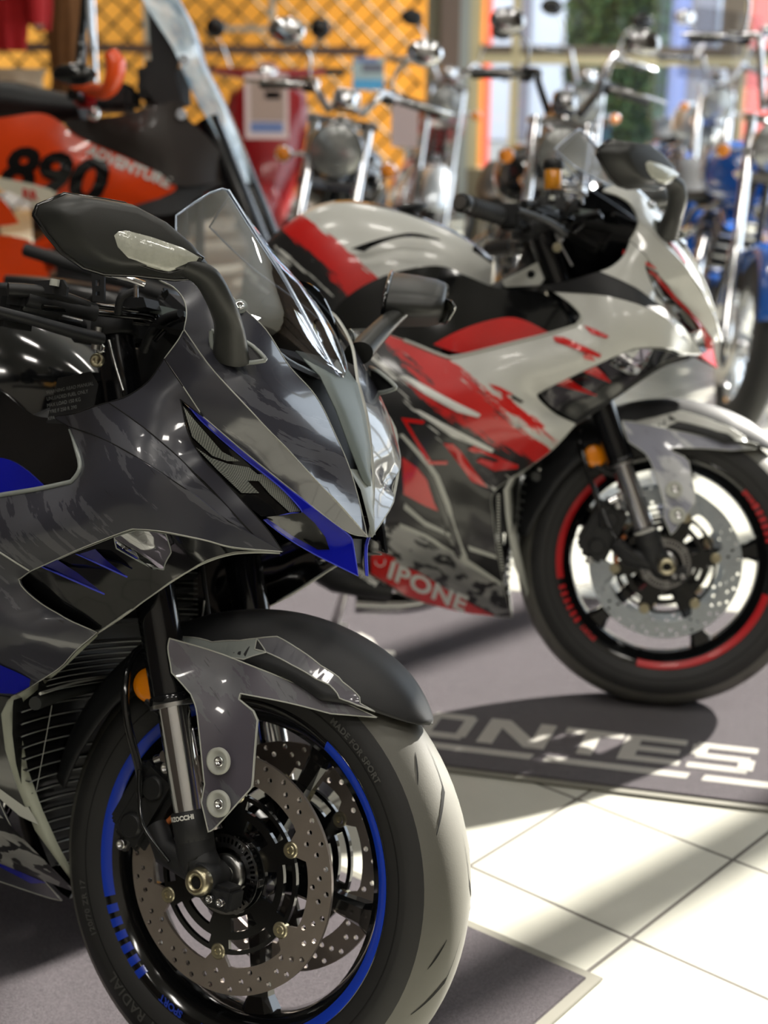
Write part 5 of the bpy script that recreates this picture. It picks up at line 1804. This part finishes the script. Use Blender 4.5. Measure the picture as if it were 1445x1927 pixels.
def cruiser(loc, rz, label, tank='gloss_black', fender='gloss_black', accent='chrome', bars=1.06, rise=.22, width=.40, rake=.5, mirror='black_plastic', headr=.085, lean=.14, group=None, name='motorcycle', seatm='matte_black', shield=None, side=None, mstalk=.17):
    root = empty(name, Matrix.Translation(Vector(loc)) @ Matrix.Rotation(rz, 4, 'Z') @ Matrix.Rotation(lean, 4, 'X').inverted())
    tag(root, label, 'motorcycle', group)
    A = M[accent]; Tm = M[tank]; Fm = M[fender]
    fx, rx = .78, -.78
    ring_tyre(root, 'front', Vector((fx, 0, .315)), .315, .10, 20, A)
    ring_tyre(root, 'rear', Vector((rx, 0, .315)), .315, .14, 20, A)
    hx, hz = fx - rake * .55, .315 + .55
    tx, tz = fx - rake * .72, .315 + .74
    for s_ in (-1, 1):
        f = MB()
        f.tube([(fx, s_ * .085, .315), (fx - rake * .30, s_ * .085, .615)], .026, A, 16)
        f.tube([(fx - rake * .28, s_ * .085, .595), (tx, s_ * .085, tz)], .019, M['chrome'], 16)
        f.build('fork_leg', root)
    c = MB(); c.box((tx, 0, tz - .01), (.05, .23, .03), A, bevel=.008); c.box((tx + .06, 0, tz - .2), (.06, .23, .03), A, bevel=.008)
    c.tube([(tx - .05, 0, tz), (tx + .03, 0, tz - .22)], .03, M['gloss_black'], 14)
    c.build('fork_clamp', root)
    # fenders
    for nm, cx_, t0, t1, w_, mt in (('front_fender', fx, 25, 165, .07, Fm), ('rear_fender', rx, 15, 190, .095, Fm)):
        g = MB(); vs = []; fs = []
        for i in range(19):
            th = radians(t0 + (t1 - t0) * i / 18)
            for j in range(9):
                s_ = -1 + j / 4
                r = .355 - .035 * s_ * s_
                vs.append(Vector((cx_ + cos(th) * r, s_ * w_, .315 + sin(th) * r)))
        fs = [(i * 9 + j, i * 9 + j + 1, i * 9 + 10 + j, i * 9 + 9 + j) for i in range(18) for j in range(8)]
        g.add(vs, fs, mt); g.build(nm, root, solid=.004)
    # tank
    k = MB(); vs = []
    for x, w_, zb, zt in ((.36, .05, .78, .86), (.30, .10, .74, .92), (.18, .15, .72, .965), (.04, .155, .72, .955), (-.10, .12, .72, .90), (-.20, .06, .72, .82)):
        for j in range(16):
            th = 2 * pi * j / 16
            vs.append(Vector((x, w_ * abs(cos(th)) ** .7 * (1 if cos(th) > 0 else -1), (zt + zb) / 2 + (zt - zb) / 2 * abs(sin(th)) ** .75 * (1 if sin(th) > 0 else -1))))
    k.add(vs, [(i * 16 + j, i * 16 + (j + 1) % 16, i * 16 + 16 + (j + 1) % 16, i * 16 + 16 + j) for i in range(5) for j in range(16)], Tm)
    k.add(vs[:16], [list(range(16))], Tm); k.add(vs[-16:], [list(range(16))], Tm)
    tk = k.build('fuel_tank', root, sub=1)
    q = MB(); q.cyl((.10, 0, .96), (.10, 0, .975), .035, M['chrome'], 20, bev=.003); q.build('filler_cap', tk)
    if side:
        for s_ in (-1, 1):
            q = MB()
            q.lathe([(.0001, 0), (.06, 0), (.065, -.004)], (.08, s_ * .158, .85), (0, s_, 0), M[side], 24)
            q.build('tank_badge', tk)
    # seat
    k = MB(); vs = []
    for x, w_, zb, zt in ((-.16, .08, .70, .76), (-.26, .14, .66, .735), (-.42, .16, .66, .74), (-.55, .14, .70, .80), (-.75, .11, .74, .83), (-.90, .08, .76, .82)):
        for j in range(12):
            th = 2 * pi * j / 12
            vs.append(Vector((x, w_ * cos(th), (zt + zb) / 2 + (zt - zb) / 2 * sin(th))))
    k.add(vs, [(i * 12 + j, i * 12 + (j + 1) % 12, i * 12 + 12 + (j + 1) % 12, i * 12 + 12 + j) for i in range(5) for j in range(12)], M[seatm])
    k.add(vs[-12:], [list(range(12))], M[seatm]); k.add(vs[:12], [list(range(12))], M[seatm])
    k.build('seat', root, sub=1)
    # engine
    k = MB()
    k.box((.02, 0, .40), (.42, .22, .20), M['dark_chrome'], bevel=.04)
    k.cyl((-.12, -.15, .38), (-.12, .15, .38), .09, A, 24, bev=.015)
    k.cyl((.12, -.15, .36), (.12, .15, .36), .07, A, 24, bev=.015)
    for s_, ang in ((.11, .35), (-.11, -.35)):
        R_ = Matrix.Rotation(ang, 3, 'Y')
        for i in range(8):
            k.box(Vector((.02 + s_, 0, .50)) + R_ @ Vector((0, 0, i * .022)), (.14, .15, .011), M['steel'] if i % 2 else M['matte_black'], R_)
        k.box(Vector((.02 + s_, 0, .50)) + R_ @ Vector((0, 0, .19)), (.13, .13, .035), A, R_, bevel=.012)
    k.build('engine', root)
    k = MB()
    for y in (-.07, .07):
        k.tube([(tx - .04, y * .3, tz - .06), (.10, y, .72), (-.35, y, .64), (-.50, y, .42), (-.15, y, .26), (.30, y, .28), (tx - .02, y * .3, tz - .22)], .014, M['gloss_black'], 10, smooth_pts=4)
        k.tube([(-.42, y * 1.6, .38), (rx, y * 1.6, .315)], .016, M['gloss_black'], 10)
        k.tube([(rx + .02, y * 1.8, .33), (-.60, y * 1.8, .66)], .022, A, 12)
    k.build('frame', root)
    k = MB()
    k.tube([(.16, -.10, .58), (.30, -.14, .42), (.18, -.17, .26), (-.20, -.18, .25), (-.5, -.18, .25)], .02, M['chrome'], 14, smooth_pts=4)
    k.tube([(-.45, -.18, .25), (-.55, -.18, .25), (-1.0, -.18, .28)], [.022, .04, .042], M['chrome'], 16)
    k.tube([(-.08, -.10, .60), (-.22, -.17, .50), (-.3, -.19, .36), (-.9, -.19, .37)], [.02, .02, .022, .036], M['chrome'], 14, smooth_pts=4)
    k.build('exhaust', root)
    # head lamp
    hc = Vector((tx + .10, 0, tz - .09))
    k = MB()
    k.lathe([(.0001, -.10), (headr * .5, -.09), (headr * .9, -.045), (headr, 0), (headr * 1.05, .006), (headr * 1.02, .014)], hc, (1, 0, -.05), A, 28)
    h = k.build('headlamp', root)
    k = MB(); k.lathe([(.0001, .028), (headr * .6, .024), (headr * .97, .010)], hc, (1, 0, -.05), M['lamp_glass'], 28); k.build('headlamp_lens', h)
    # instruments
    k = MB(); k.cyl((tx - .01, 0, tz + .03), (tx - .03, 0, tz + .085), .045, A, 24, bev=.006); k.cyl((tx - .03, 0, tz + .084), (tx - .031, 0, tz + .088), .040, M['gloss_black'], 24); k.build('speedometer', root)
    # handlebar
    k = MB()
    b0 = Vector((tx - .02, 0, tz + .02))
    for s_ in (-1, 1):
        k.tube([b0 + Vector((0, s_ * .05, 0)), b0 + Vector((.0, s_ * .10, rise * .75)), b0 + Vector((-.03, s_ * width * .55, rise)), b0 + Vector((-.14, s_ * width, rise - .03))], .0125, M['chrome'] if accent == 'chrome' else M['gloss_black'], 12, smooth_pts=5)
    hb = k.build('handlebar', root)
    for s_ in (-1, 1):
        g0 = b0 + Vector((-.10, s_ * width * .82, rise - .015)); g1 = b0 + Vector((-.18, s_ * (width + .10), rise - .04))
        k = MB(); k.cyl(g0, g1, .0175, M['rubber'], 16, bev=.003); k.build('grip', hb)
        k = MB(); k.box(g0 + Vector((.02, -s_ * .03, .0)), (.04, .05, .045), M['black_plastic'], bevel=.008)
        k.tube([g0 + Vector((.05, -s_ * .02, .0)), g0 + Vector((.06, s_ * .08, -.005)), g0 + Vector((-.0, s_ * .18, -.02))], .006, A, 8, smooth_pts=3)
        k.build('lever', hb)
        m0 = g0 + Vector((.01, -s_ * .03, .02)); m1 = m0 + Vector((.03, s_ * .07, mstalk))
        k = MB(); k.tube([m0, m0 + Vector((.02, s_ * .01, mstalk * .6)), m1], .0055, A, 8, smooth_pts=4)
        st = k.build('mirror_stalk', hb)
        k = MB()
        R_ = Matrix.Rotation(s_ * .2, 3, 'Z')
        k.ball(m1 + Vector((.005, s_ * .02, .015)), .06, M[mirror], .28, 1.0, .72, 16)
        mo = k.build('mirror', st)
        k = MB(); k.box((.0, 0, 0), (.006, .07, .0), M['amber']) if False else None
        t_ = MB(); tc = Vector((tx + .05, s_ * .16, tz - .13))
        t_.tube([(tx, s_ * .09, tz - .12), tc], .007, A, 8); t_.ball(tc + Vector((0, s_ * .01, 0)), .028, A, 1.1, 1, 1, 14); t_.ball(tc + Vector((.012, s_ * .01, 0)), .024, M['amber'], 1, 1, 1, 14)
        t_.build('turn_signal', root)
    k = MB(); k.ball((rx - .33, 0, .62), .04, M['red'], .7, 1.2, .8); k.tube([(rx - .25, 0, .60), (rx - .33, 0, .62)], .02, A, 10); k.build('tail_lamp', root)
    if shield:
        k = MB(); vs = []
        for i in range(9):
            for j in range(9):
                a_r = -1 + j / 4; z = i / 8
                vs.append(Vector((tx + .12 - .14 * z - .08 * a_r * a_r, a_r * .24 * (1 - .25 * z * z), tz + .02 + .38 * z)))
        k.add(vs, [(i * 9 + j, i * 9 + j + 1, i * 9 + 10 + j, i * 9 + 9 + j) for i in range(8) for j in range(8)], M['screen_glass'])
        k.build('windshield', root, recalc=False)
    return root
M['lamp_glass'] = pbr('lamp_glass', srgb(150, 152, 150), .1, .5, coat=1.0, bump=(60, .004), grain=(40, .5))
M['cream'] = pbr('cream', srgb(222, 216, 196), .25, coat=.5)
M['deep_blue'] = pbr('deep_blue', srgb(20, 84, 170), .2, coat=.6)
M['navy'] = pbr('navy', srgb(16, 50, 104), .25, coat=.4)
M['dark_red'] = pbr('dark_red', srgb(150, 12, 22), .3, coat=.5)
M['silver'] = pbr('silver', srgb(190, 196, 202), .2, .6)
def put(u, Yd, dz=0):
    p = at(u, 300, Yd); return (p.x, p.y, dz)
# heading -pi/2 faces the viewer
D90 = radians(-90)
cruiser((-.27, 5.55, 0), radians(-93), 'black classic motorcycle with round chrome headlamp, left of the blank pinkish sheet', 'gloss_black', 'gloss_black', 'chrome', rise=.08, width=.20, headr=.085, mirror='chrome', rake=.42, mstalk=.12)
cruiser((.40, 5.6, 0), radians(-88), 'black motorcycle with cream front fender, directly behind the tank of the white sport bike', 'gloss_black', 'cream', 'dark_chrome', rise=.12, width=.20, rake=.42, headr=.08, mirror='dark_chrome', mstalk=.12)
cruiser((1.20, 5.9, 0), radians(-91), 'bright blue cruiser with chrome forks, directly behind the nose of the white sport bike', 'deep_blue', 'deep_blue', 'chrome', rise=.24, width=.22, mirror='chrome', headr=.085, side='silver', rake=.50)
cruiser((1.95, 6.9, 0), radians(-92), 'navy cruiser with a clear windshield cut by the right edge of the photo', 'navy', 'deep_blue', 'chrome', rise=.2, width=.18, mirror='chrome', shield=True)
cruiser((.16, 8.9, 0), radians(-90), 'chrome forked motorcycle in the back row, left of the brown column', 'dark_red', 'silver', 'chrome', rise=.10, width=.22, rake=.42)
cruiser((.86, 8.7, 0), radians(-88), 'cruiser with a black oval mirror in the back row by the narrow red post', 'gloss_black', 'gloss_black', 'chrome', rise=.16, width=.22, mirror='gloss_black')
cruiser((1.66, 9.2, 0), radians(-90), 'pale blue cruiser furthest back under the window', 'silver', 'deep_blue', 'chrome', rise=.12, width=.22, shield=True, mirror='chrome')

# red scooter seen from the front, with a price sheet on its leg shield
def scooter():
    p = at(508, 300, 8.6)
    root = empty('scooter', Matrix.Translation((p.x, p.y, 0)) @ Matrix.Rotation(radians(-92), 4, 'Z'))
    tag(root, 'red scooter with a printed sheet on its front, left of the black classic motorcycle', 'scooter')
    R = M['dark_red']
    ring_tyre(root, 'front', Vector((.42, 0, .23)), .23, .11, 5, M['silver'])
    ring_tyre(root, 'rear', Vector((-.85, 0, .23)), .23, .12, 5, M['silver'])
    k = MB(); vs = []
    for i, (z, w_, x) in enumerate(((.28, .08, .40), (.40, .12, .36), (.55, .16, .32), (.72, .20, .26), (.88, .215, .20), (.98, .20, .155), (1.03, .13, .13), (1.05, .06, .12))):
        for j in range(11):
            s_ = -1 + j / 5
            vs.append(Vector((x - .10 * abs(s_) ** 2.2, s_ * w_, z)))
    k.add(vs, [(i * 11 + j, i * 11 + j + 1, i * 11 + 12 + j, i * 11 + 11 + j) for i in range(7) for j in range(10)], R)
    ls = k.build('leg_shield', root, solid=.02)
    k = MB(); k.tube([(.42, .0, .30), (.40, 0, .44), (.28, 0, .50)], [.11, .10, .07], R, 16, smooth_pts=4); k.build('front_fender', root)
    k = MB(); k.tube([(.02, 0, 1.06), (.10, 0, 1.08)], .075, R, 16); k.tube([(.08, -.06, 1.08), (.0, -.30, 1.10)], [.035, .018], R, 12); k.tube([(.08, .06, 1.08), (.0, .30, 1.10)], [.035, .018], R, 12); hb = k.build('handlebar', root)
    for s_ in (-1, 1):
        k = MB(); k.tube([(.03, s_ * .2, 1.10), (.05, s_ * .24, 1.22), (.05, s_ * .27, 1.27)], .006, M['chrome'], 8, smooth_pts=3); st = k.build('mirror_stalk', hb)
        k = MB(); k.ball((.05, s_ * .28, 1.32), .055, M['gloss_black'], .3, 1, 1); k.build('mirror', st)
        k = MB(); k.cyl((.0, s_ * .28, 1.10), (-.03, s_ * .40, 1.10), .02, M['rubber'], 14); k.build('grip', hb)
    k = MB(); k.lathe([(.0001, .03), (.05, .025), (.06, 0), (.05, -.05)], (.15, 0, 1.08), (1, 0, 0), M['chrome'], 24); k.build('headlamp', hb)
    k = MB(); k.box((-.60, 0, .55), (.62, .32, .36), R, bevel=.08); k.build('body', root)
    k = MB(); k.box((-.05, 0, .30), (.60, .34, .08), M['matte_black'], bevel=.02); k.build('floorboard', root)
    k = MB(); k.box((-.55, 0, .78), (.62, .28, .10), M['matte_black'], bevel=.04); k.build('seat', root)
    return ls, root
ls, sco = scooter()
# printed sheet, tied to the leg shield
def sheet(name, u0, v0, u1, v1, Yd, label, face, blocks, tilt=0.0):
    root = MB()
    a, b = at(u0, v0, Yd), at(u1, v1, Yd)
    x0, x1, z0, z1 = a.x, b.x, b.z, a.z
    root.box(((x0 + x1) / 2, Yd, (z0 + z1) / 2), (x1 - x0, .003, z1 - z0), M[face])
    for (fx0, fz0, fx1, fz1, mt) in blocks:
        root.add([(x0 + (x1 - x0) * fx0, Yd - .003, z0 + (z1 - z0) * fz0), (x0 + (x1 - x0) * fx1, Yd - .003, z0 + (z1 - z0) * fz0), (x0 + (x1 - x0) * fx1, Yd - .003, z0 + (z1 - z0) * fz1), (x0 + (x1 - x0) * fx0, Yd - .003, z0 + (z1 - z0) * fz1)], [(0, 1, 2, 3)], M[mt], False)
    return tag(root.build(name, recalc=False), label, 'sheet')
M['paper_pink'] = pbr('paper_pink', srgb(236, 214, 212), .8)
M['paper_print'] = pbr('paper_print', srgb(186, 162, 150), .8)
M['print_blue'] = pbr('print_blue', srgb(120, 140, 190), .8)
M['sign_blue'] = pbr('sign_blue', srgb(92, 176, 226), .6)
M['sign_pale'] = pbr('sign_pale', srgb(176, 196, 200), .6)
sheet('price_sheet', 460, 139, 543, 262, 8.08, 'white printed sheet hanging on the red scooter', 'paper_pink', [(.12, .28, .92, .92, 'paper_print'), (.46, .62, .82, .74, 'print_blue'), (.12, .10, .88, .26, 'print_blue')])
sheet('price_sheet', 737, 195, 786, 277, 6.2, 'blank pinkish sheet between two classic motorcycles', 'paper_pink', [])
sheet('display_card', 664, 108, 722, 170, 7.9, 'small blue and grey display card above the classic motorcycle', 'sign_pale', [(.0, .0, 1, .32, 'sign_blue'), (.1, .86, .8, 1, 'print_blue'), (.3, .55, .95, .82, 'ext_grey')])

# ------------------------------------------------------------------ orange adventure bike on the left
F3 = Frame(-.17, 4.15, -.12, .16, .004)
c_ = F3.P
def pc(*L):
    return [tuple(c_(*q[:3])) + tuple(q[3:]) for q in L]
M['orange'] = pbr('orange', srgb(238, 72, 10), .3, coat=.5)
M['orange_bright'] = pbr('orange_bright', srgb(250, 88, 24), .3, coat=.4)
M['brown_black'] = pbr('brown_black', srgb(44, 38, 35), .4, coat=.3)
def pale_screen():
    t = NT('tinted_screen')
    n = t.noise(t.coord(), 9, 3)
    t.l(t.mix(t.smooth(n, .42, .6), srgb(130, 158, 176), srgb(214, 226, 230)), t.b.inputs['Base Color'])
    t.b.inputs['Roughness'].default_value = .15
    t.b.inputs['Alpha'].default_value = .8
    t.b.inputs['Coat Weight'].default_value = 1
    return t.m
M['tinted_screen'] = pale_screen()
def adventure():
    root = empty('motorcycle', F3.M)
    tag(root, 'orange and black adventure motorcycle with black digits on its panel, behind the grey bike', 'motorcycle')
    for nm, x, R in (('front', 0, .345), ('rear', -1.52, .34)):
        ring_tyre(root, nm, Vector((x, 0, R)), R, .11 if nm == 'front' else .15, 18, M['gloss_black'])
    for s_ in (-1, 1):
        f = MB()
        f.tube([(0, s_ * .10, .345), (-.16, s_ * .10, .70)], .026, M['chrome'], 16)
        f.tube([(-.14, s_ * .10, .66), (-.33, s_ * .10, 1.08)], .031, M['fork_black'], 16)
        f.build('fork_leg', root)
    op = Panel(pc((-90, 230, .20), (0, 222, .20), (75, 213, .19), (116, 232, .20), (142, 257, .21), (230, 291, .22), (300, 325, .21), (331, 348, .20, 'c'), (322, 362, .20), (250, 388, .20), (150, 382, .21), (60, 352, .21), (0, 332, .20), (-90, 310, .18)), pc((120, 300, .24), (230, 340, .235)), step=.03)
    tp = None
    for mir in (False, True):
        o = op.mb(M['orange']).build('tank_panel', root, mirror=mir)
        tp = tp or o
    k = MB()
    P0 = Vector((*[c_(-10, 352, .22)[i] for i in (0, 2)], 0)); P1 = Vector((*[c_(222, 390, .22)[i] for i in (0, 2)], 0)); PU = Vector((*[c_(20, 274, .22)[i] for i in (0, 2)], 0))
    d = P1 - P0; wl = d.length; d.normalize(); uz = (PU - P0); h = uz.length; uz /= h
    sz = h / .7
    k.text('890', M['gloss_black'], lambda x, y: op.at((P0 + d * x * wl / (sz * 1.75) + uz * y).x, (P0 + d * x * wl / (sz * 1.75) + uz * y).y, .004), sz, sz * .04)
    k2 = MB()
    Q0 = c_(165, 290, .22); Q1 = c_(312, 352, .22)
    Q0 = Vector((Q0.x, Q0.z, 0)); dq = Vector((Q1.x, Q1.z, 0)) - Q0; ql = dq.length; dq.normalize(); nq = Vector((-dq.y, dq.x, 0))
    s2 = .038
    k2.text('ADVENTURE', M['text_white'], lambda x, y: op.at((Q0 + dq * x * ql / (s2 * 5.6) + nq * y).x, (Q0 + dq * x * ql / (s2 * 5.6) + nq * y).y, .0055), s2, .0015)
    k.build('number_lettering', tp); k2.build('model_lettering', tp)
    sp = Panel(pc((120, 228, .20), (170, 224, .21), (230, 216, .22), (290, 200, .22), (332, 192, .21), (352, 222, .19), (400, 268, .15), (446, 332, .08, 'c'), (400, 345, .14), (331, 349, .205), (300, 326, .215), (230, 292, .225), (150, 258, .215)), pc((250, 250, .24), (340, 290, .20)), step=.03)
    for mir in (False, True):
        sp.mb(M['brown_black']).build('side_fairing', root, mirror=mir)
    lw = Panel(pc((331, 350, .19), (400, 346, .14), (446, 334, .08, 'c'), (420, 345, .12), (372, 372, .16), (340, 398, .19), (290, 405, .21), (250, 390, .21), (300, 372, .20)), step=.03)
    for mir in (False, True):
        lw.mb(M['matte_black']).build('lower_fairing', root, mirror=mir)
    ws = [((268, 0), (340, -6)), ((292, 40), (362, 30)), ((318, 78), (378, 75)), ((332, 100), (384, 110)), ((345, 140), (398, 138)), ((372, 195), (425, 190)), ((400, 240), (446, 245)), ((428, 290), (466, 300)), ((446, 345), (470, 345))]
    ws = [((235, -60), (310, -70))] + ws
    k = MB(); vs = []
    for i, (l, r) in enumerate(ws):
        wr = .17 + .02 * sin(i * .9) - (.10 * max(0, i - 6) / 3)
        pl = c_(l[0], l[1], wr); cl = Vector((c_(r[0], r[1], 0).x, 0, c_(r[0], r[1], 0).z))
        pr = Vector((pl.x, -pl.y, pl.z))
        ctl = [pl, pl.lerp(cl, .55) + Vector((.01, 0, .004)), cl, pr.lerp(cl, .55) + Vector((.01, 0, .004)), pr]
        vs += ctl
    n = len(ws)
    k.add(vs, [(i * 5 + j, i * 5 + j + 1, i * 5 + 6 + j, i * 5 + 5 + j) for i in range(n - 1) for j in range(4)], M['tinted_screen'])
    k.build('windscreen', root, sub=1)
    k = MB()
    k.prism([(p.x, p.z) for p in (c_(*q, .13) for q in ((278, 8), (300, 40), (324, 88), (338, 104), (330, 140), (345, 200), (300, 205), (268, 160), (285, 120)))], .012, M['matte_black'], (), lambda x, y, h: Vector((x, -.13 + h, y)))
    k.box(c_(310, 165, .0), (.10, .22, .12), M['matte_black'], bevel=.02)
    for q in ((346, 113, .18), (341, 216, .20)):
        bolt(k, c_(*q), (.2, -1, 0), .014, M['silver'], .01)
    k.build('screen_bracket', root)
    k = MB()
    k.tube([c_(208, 100, .42), c_(218, 120, .42), c_(214, 150, .42), c_(200, 172, .40), (c_(165, 166, .34)), c_(140, 160, .30)], [.026, .036, .032, .026, .018, .012], M['orange_bright'], 14, smooth_pts=4, flat=.7)
    k.build('hand_guard', root)
    k = MB()
    k.ball(c_(140, 140, .46), .055, M['gloss_black'], 1.05, .4, .50, 18); k.build('mirror', root)
    k = MB(); k.tube([c_(150, 130, .44), c_(153, 80, .42), c_(158, 20, .42), c_(160, -40, .42)], [.014, .012, .010, .008], M['gloss_black'], 10, smooth_pts=3)
    k.tube([c_(175, 95, .43), c_(168, 40, .43), c_(165, -20, .43)], .007, M['silver'], 8, smooth_pts=3)
    k.build('mirror_stalk', root)
    k = MB(); k.ball(c_(178, 215, .30), .018, M['chrome']); k.box(c_(160, 185, .26), (.05, .05, .05), M['dark_red'], bevel=.01); k.tube([c_(135, 178, .35), c_(200, 200, .12), c_(240, 190, 0)], .014, M['gloss_black'], 10, smooth_pts=3)
    k.box(c_(215, 185, .12), (.12, .12, .07), M['black_plastic'], bevel=.015)
    k.build('handlebar', root)
    wp = Panel(pc((-60, 320, .23), (0, 335, .23, 'c'), (60, 346, .23), (110, 362, .22, 'c'), (74, 402, .22, 'c'), (40, 372, .23), (-60, 330, .23)), step=.04)
    o = wp.mb(M['cream']).build('white_side_panel', root)
    k = MB()
    P0 = c_(44, 372, .23); P1 = c_(98, 382, .23); dd = (P1 - P0).normalized(); dd.y = 0
    k.text('RR', M['red'], lambda x, y: Vector((P0.x, P0.y - .006, P0.z)) + dd * x + Vector((-.1 * y, 0, y)), .035, .001)
    k.build('red_lettering', o)
    for poly in (((-60, 350, .21, 'c'), (0, 372, .21), (36, 420, .20, 'c'), (0, 425, .2), (-60, 420, .2, 'c')), ((-60, 438, .2, 'c'), (0, 442, .2), (40, 448, .2), (64, 462, .19), (95, 528, .18, 'c'), (0, 560, .18), (-60, 560, .2, 'c'))):
        Panel(pc(*poly), step=.04).mb(M['orange']).build('lower_orange_panel', root)
    k = MB()
    k.box((-.62, 0, .86), (.42, .26, .30), M['brown_black'], bevel=.06); k.box((-.60, 0, .52), (.42, .26, .36), M['matte_black'], bevel=.05)
    k.build('engine', root)
    k = MB()
    for y in (-.09, .09):
        k.tube([(-.36, y, 1.0), (-.6, y * 1.6, .85), (-.95, y * 1.4, .62), (-1.52, y * 1.2, .34)], .022, M['orange'], 10, smooth_pts=4)
        k.tube([(-.40, y, .95), (-.45, y * 1.3, .45), (-.9, y * 1.2, .35)], .016, M['gloss_black'], 10, smooth_pts=4)
    k.build('frame', root)
    k = MB(); k.tube([c_(160, 205, .0), c_(80, 200, .0), c_(-10, 196, .0), (-1.3, 0, 1.02), (-1.75, 0, 1.05)], [.06, .10, .12, .14, .10], M['matte_black'], 16, smooth_pts=4, flat=.5); k.build('seat', root)
    k = MB(); vs = []
    for i in range(15):
        th = radians(30 + 120 * i / 14)
        for j in range(5):
            s_ = -1 + j / 2
            vs.append(Vector((cos(th) * (.37 - .02 * s_ * s_), s_ * .07, .345 + sin(th) * (.37 - .02 * s_ * s_))))
    k.add(vs, [(i * 5 + j, i * 5 + j + 1, i * 5 + 6 + j, i * 5 + 5 + j) for i in range(14) for j in range(4)], M['matte_black']); k.build('front_fender', root, solid=.004)
    return root
adventure()

# ------------------------------------------------------------------ clothing on the left wall
def garment(u0, v0, u1, v1, Yd, mt, name, label, cat, prints=(), sleeves=True):
    a, b = at(u0, v0, Yd), at(u1, v1, Yd)
    w_, h_ = b.x - a.x, a.z - b.z
    k = MB(); vs = []; nx, nz = 14, 12
    for s_ in (1, -1):
        for i in range(nz + 1):
            for j in range(nx + 1):
                fx, fz = j / nx, i / nz
                tp = 1 - .10 * (1 - fz)
                dx = .02 * sin(fz * 9 + fx * 5)
                d = (.05 * sin(pi * fx) + .012 * sin(fx * 22) * (1 - fz)) * s_
                vs.append(Vector((a.x + w_ * (.5 + (fx - .5) * tp) + dx * .3, Yd - d, b.z + h_ * fz)))
    n = (nz + 1) * (nx + 1)
    fs = [(o + i * (nx + 1) + j, o + i * (nx + 1) + j + 1, o + (i + 1) * (nx + 1) + j + 1, o + (i + 1) * (nx + 1) + j) for o in (0, n) for i in range(nz) for j in range(nx)]
    k.add(vs, fs, M[mt])
    if sleeves:
        for s_ in (-1, 1):
            x = a.x if s_ < 0 else b.x
            k.tube([(x - s_ * .03, Yd, a.z - .02), (x + s_ * .03, Yd - .02, a.z - h_ * .35), (x + s_ * .035, Yd - .02, a.z - h_ * .75)], [.055, .06, .05], M[mt], 12, smooth_pts=4, flat=.6)
    o = k.build(name, recalc=False)
    tag(o, label, cat)
    for (fx, fz, fw, fh, mt2, nm) in prints:
        q = MB()
        q.add([(a.x + w_ * (fx + fw * cos(t)), Yd - .062, b.z + h_ * (fz + fh * sin(t))) for t in np.linspace(0, 2 * pi, 17)[:-1]], [list(range(16))], M[mt2], False)
        q.build(nm, o)
    # hanger
    return o
M['cloth_red'] = pbr('cloth_red', srgb(176, 16, 20), .85, bump=(200, .001))
M['cloth_beige'] = pbr('cloth_beige', srgb(196, 176, 150), .9, bump=(200, .001))
M['cloth_brown'] = pbr('cloth_brown', srgb(112, 72, 34), .9, grain=(20, .2))
garment(-60, -110, 58, 95, 6.3, 'cloth_red', 'jersey', 'red jersey with a pale round print hanging at the far left', 'jersey', [(.62, .62, .25, .13, 'cream', 'round_print')])
garment(56, -110, 100, 58, 6.5, 'cloth_red', 'jersey', 'narrow red jersey with a small white tag, second from the left edge', 'jersey', [(.45, .08, .3, .05, 'cream', 'white_tag')], False)
garment(78, -100, 170, 190, 7.2, 'cloth_brown', 'jacket', 'brown jacket hanging behind the red jerseys', 'jacket', (), False)
garment(-50, 128, 88, 196, 5.6, 'cloth_beige', 'folded_towel', 'beige folded cloth below the red jerseys', 'cloth', (), False)
m = MB()
p = at(-60, 100, 6.9)
m.tube([(XL + .02, 6.9, 1.62), (at(175, 0, 6.9).x, 6.9, 1.62)], .014, M['chrome'], 12)
for u in (-60, 172):
    x = at(u, 0, 6.9).x
    m.tube([(x, 6.9, 1.62), (x, 6.9, .0)], .014, M['chrome'], 12)
    m.box((x, 6.9, .012), (.05, .5, .024), M['gloss_black'], bevel=.004)
tag(m.build('clothes_rail'), 'chrome clothes rail holding the jerseys on the left', 'rack')
# shelf under the beige cloth
m = MB()
a = at(-60, 196, 5.6); b = at(92, 196, 5.6)
m.box(((a.x + b.x) / 2, 5.6, a.z - .02), (b.x - a.x, .4, .03), M['cloth_brown'])
for x in (a.x + .02, b.x - .02):
    m.box((x, 5.6, (a.z - .03) / 2), (.04, .38, a.z - .04), M['cloth_brown'])
tag(m.build('display_table'), 'brown display table carrying the beige cloth', 'table')

# ------------------------------------------------------------------ ceiling lamps added out of frame to fill the shaded sides
def ceiling_fill_lamp(x, y, k):
    root = empty('ceiling_fill_lamp', None, (x, y, HC))
    tag(root, 'flat warm ceiling lamp added out of view as fill light', 'ceiling lamp', 'added fill lamps on the showroom ceiling')
    m = MB()
    m.box((0, 0, -.03), (.62, .32, .06), M['silver'], bevel=.008)
    m.build('fill_lamp_housing', root)
    m = MB(); m.box((0, 0, -.064), (.56, .26, .006), M['fill_lamp_glow']); m.build('fill_lamp_diffuser', root)
    L_ = bpy.data.lights.new('fill_light', 'AREA')
    L_.shape = 'RECTANGLE'; L_.size = .56; L_.size_y = .26
    L_.energy = 14; L_.color = (1.0, .96, .90)
    o = bpy.data.objects.new('fill_light', L_); COL.objects.link(o); o.parent = root; o.location = (0, 0, -.075)
M['fill_lamp_glow'] = pbr('fill_lamp_glow', srgb(240, 232, 214), .5, emit=((1, .88, .7, 1), 4.0))
for i, x in enumerate((-1.7, .1, 1.9)):
    for j, y in enumerate((-1.4, .5, 2.4, 6.4)):
        ceiling_fill_lamp(x, y, i)
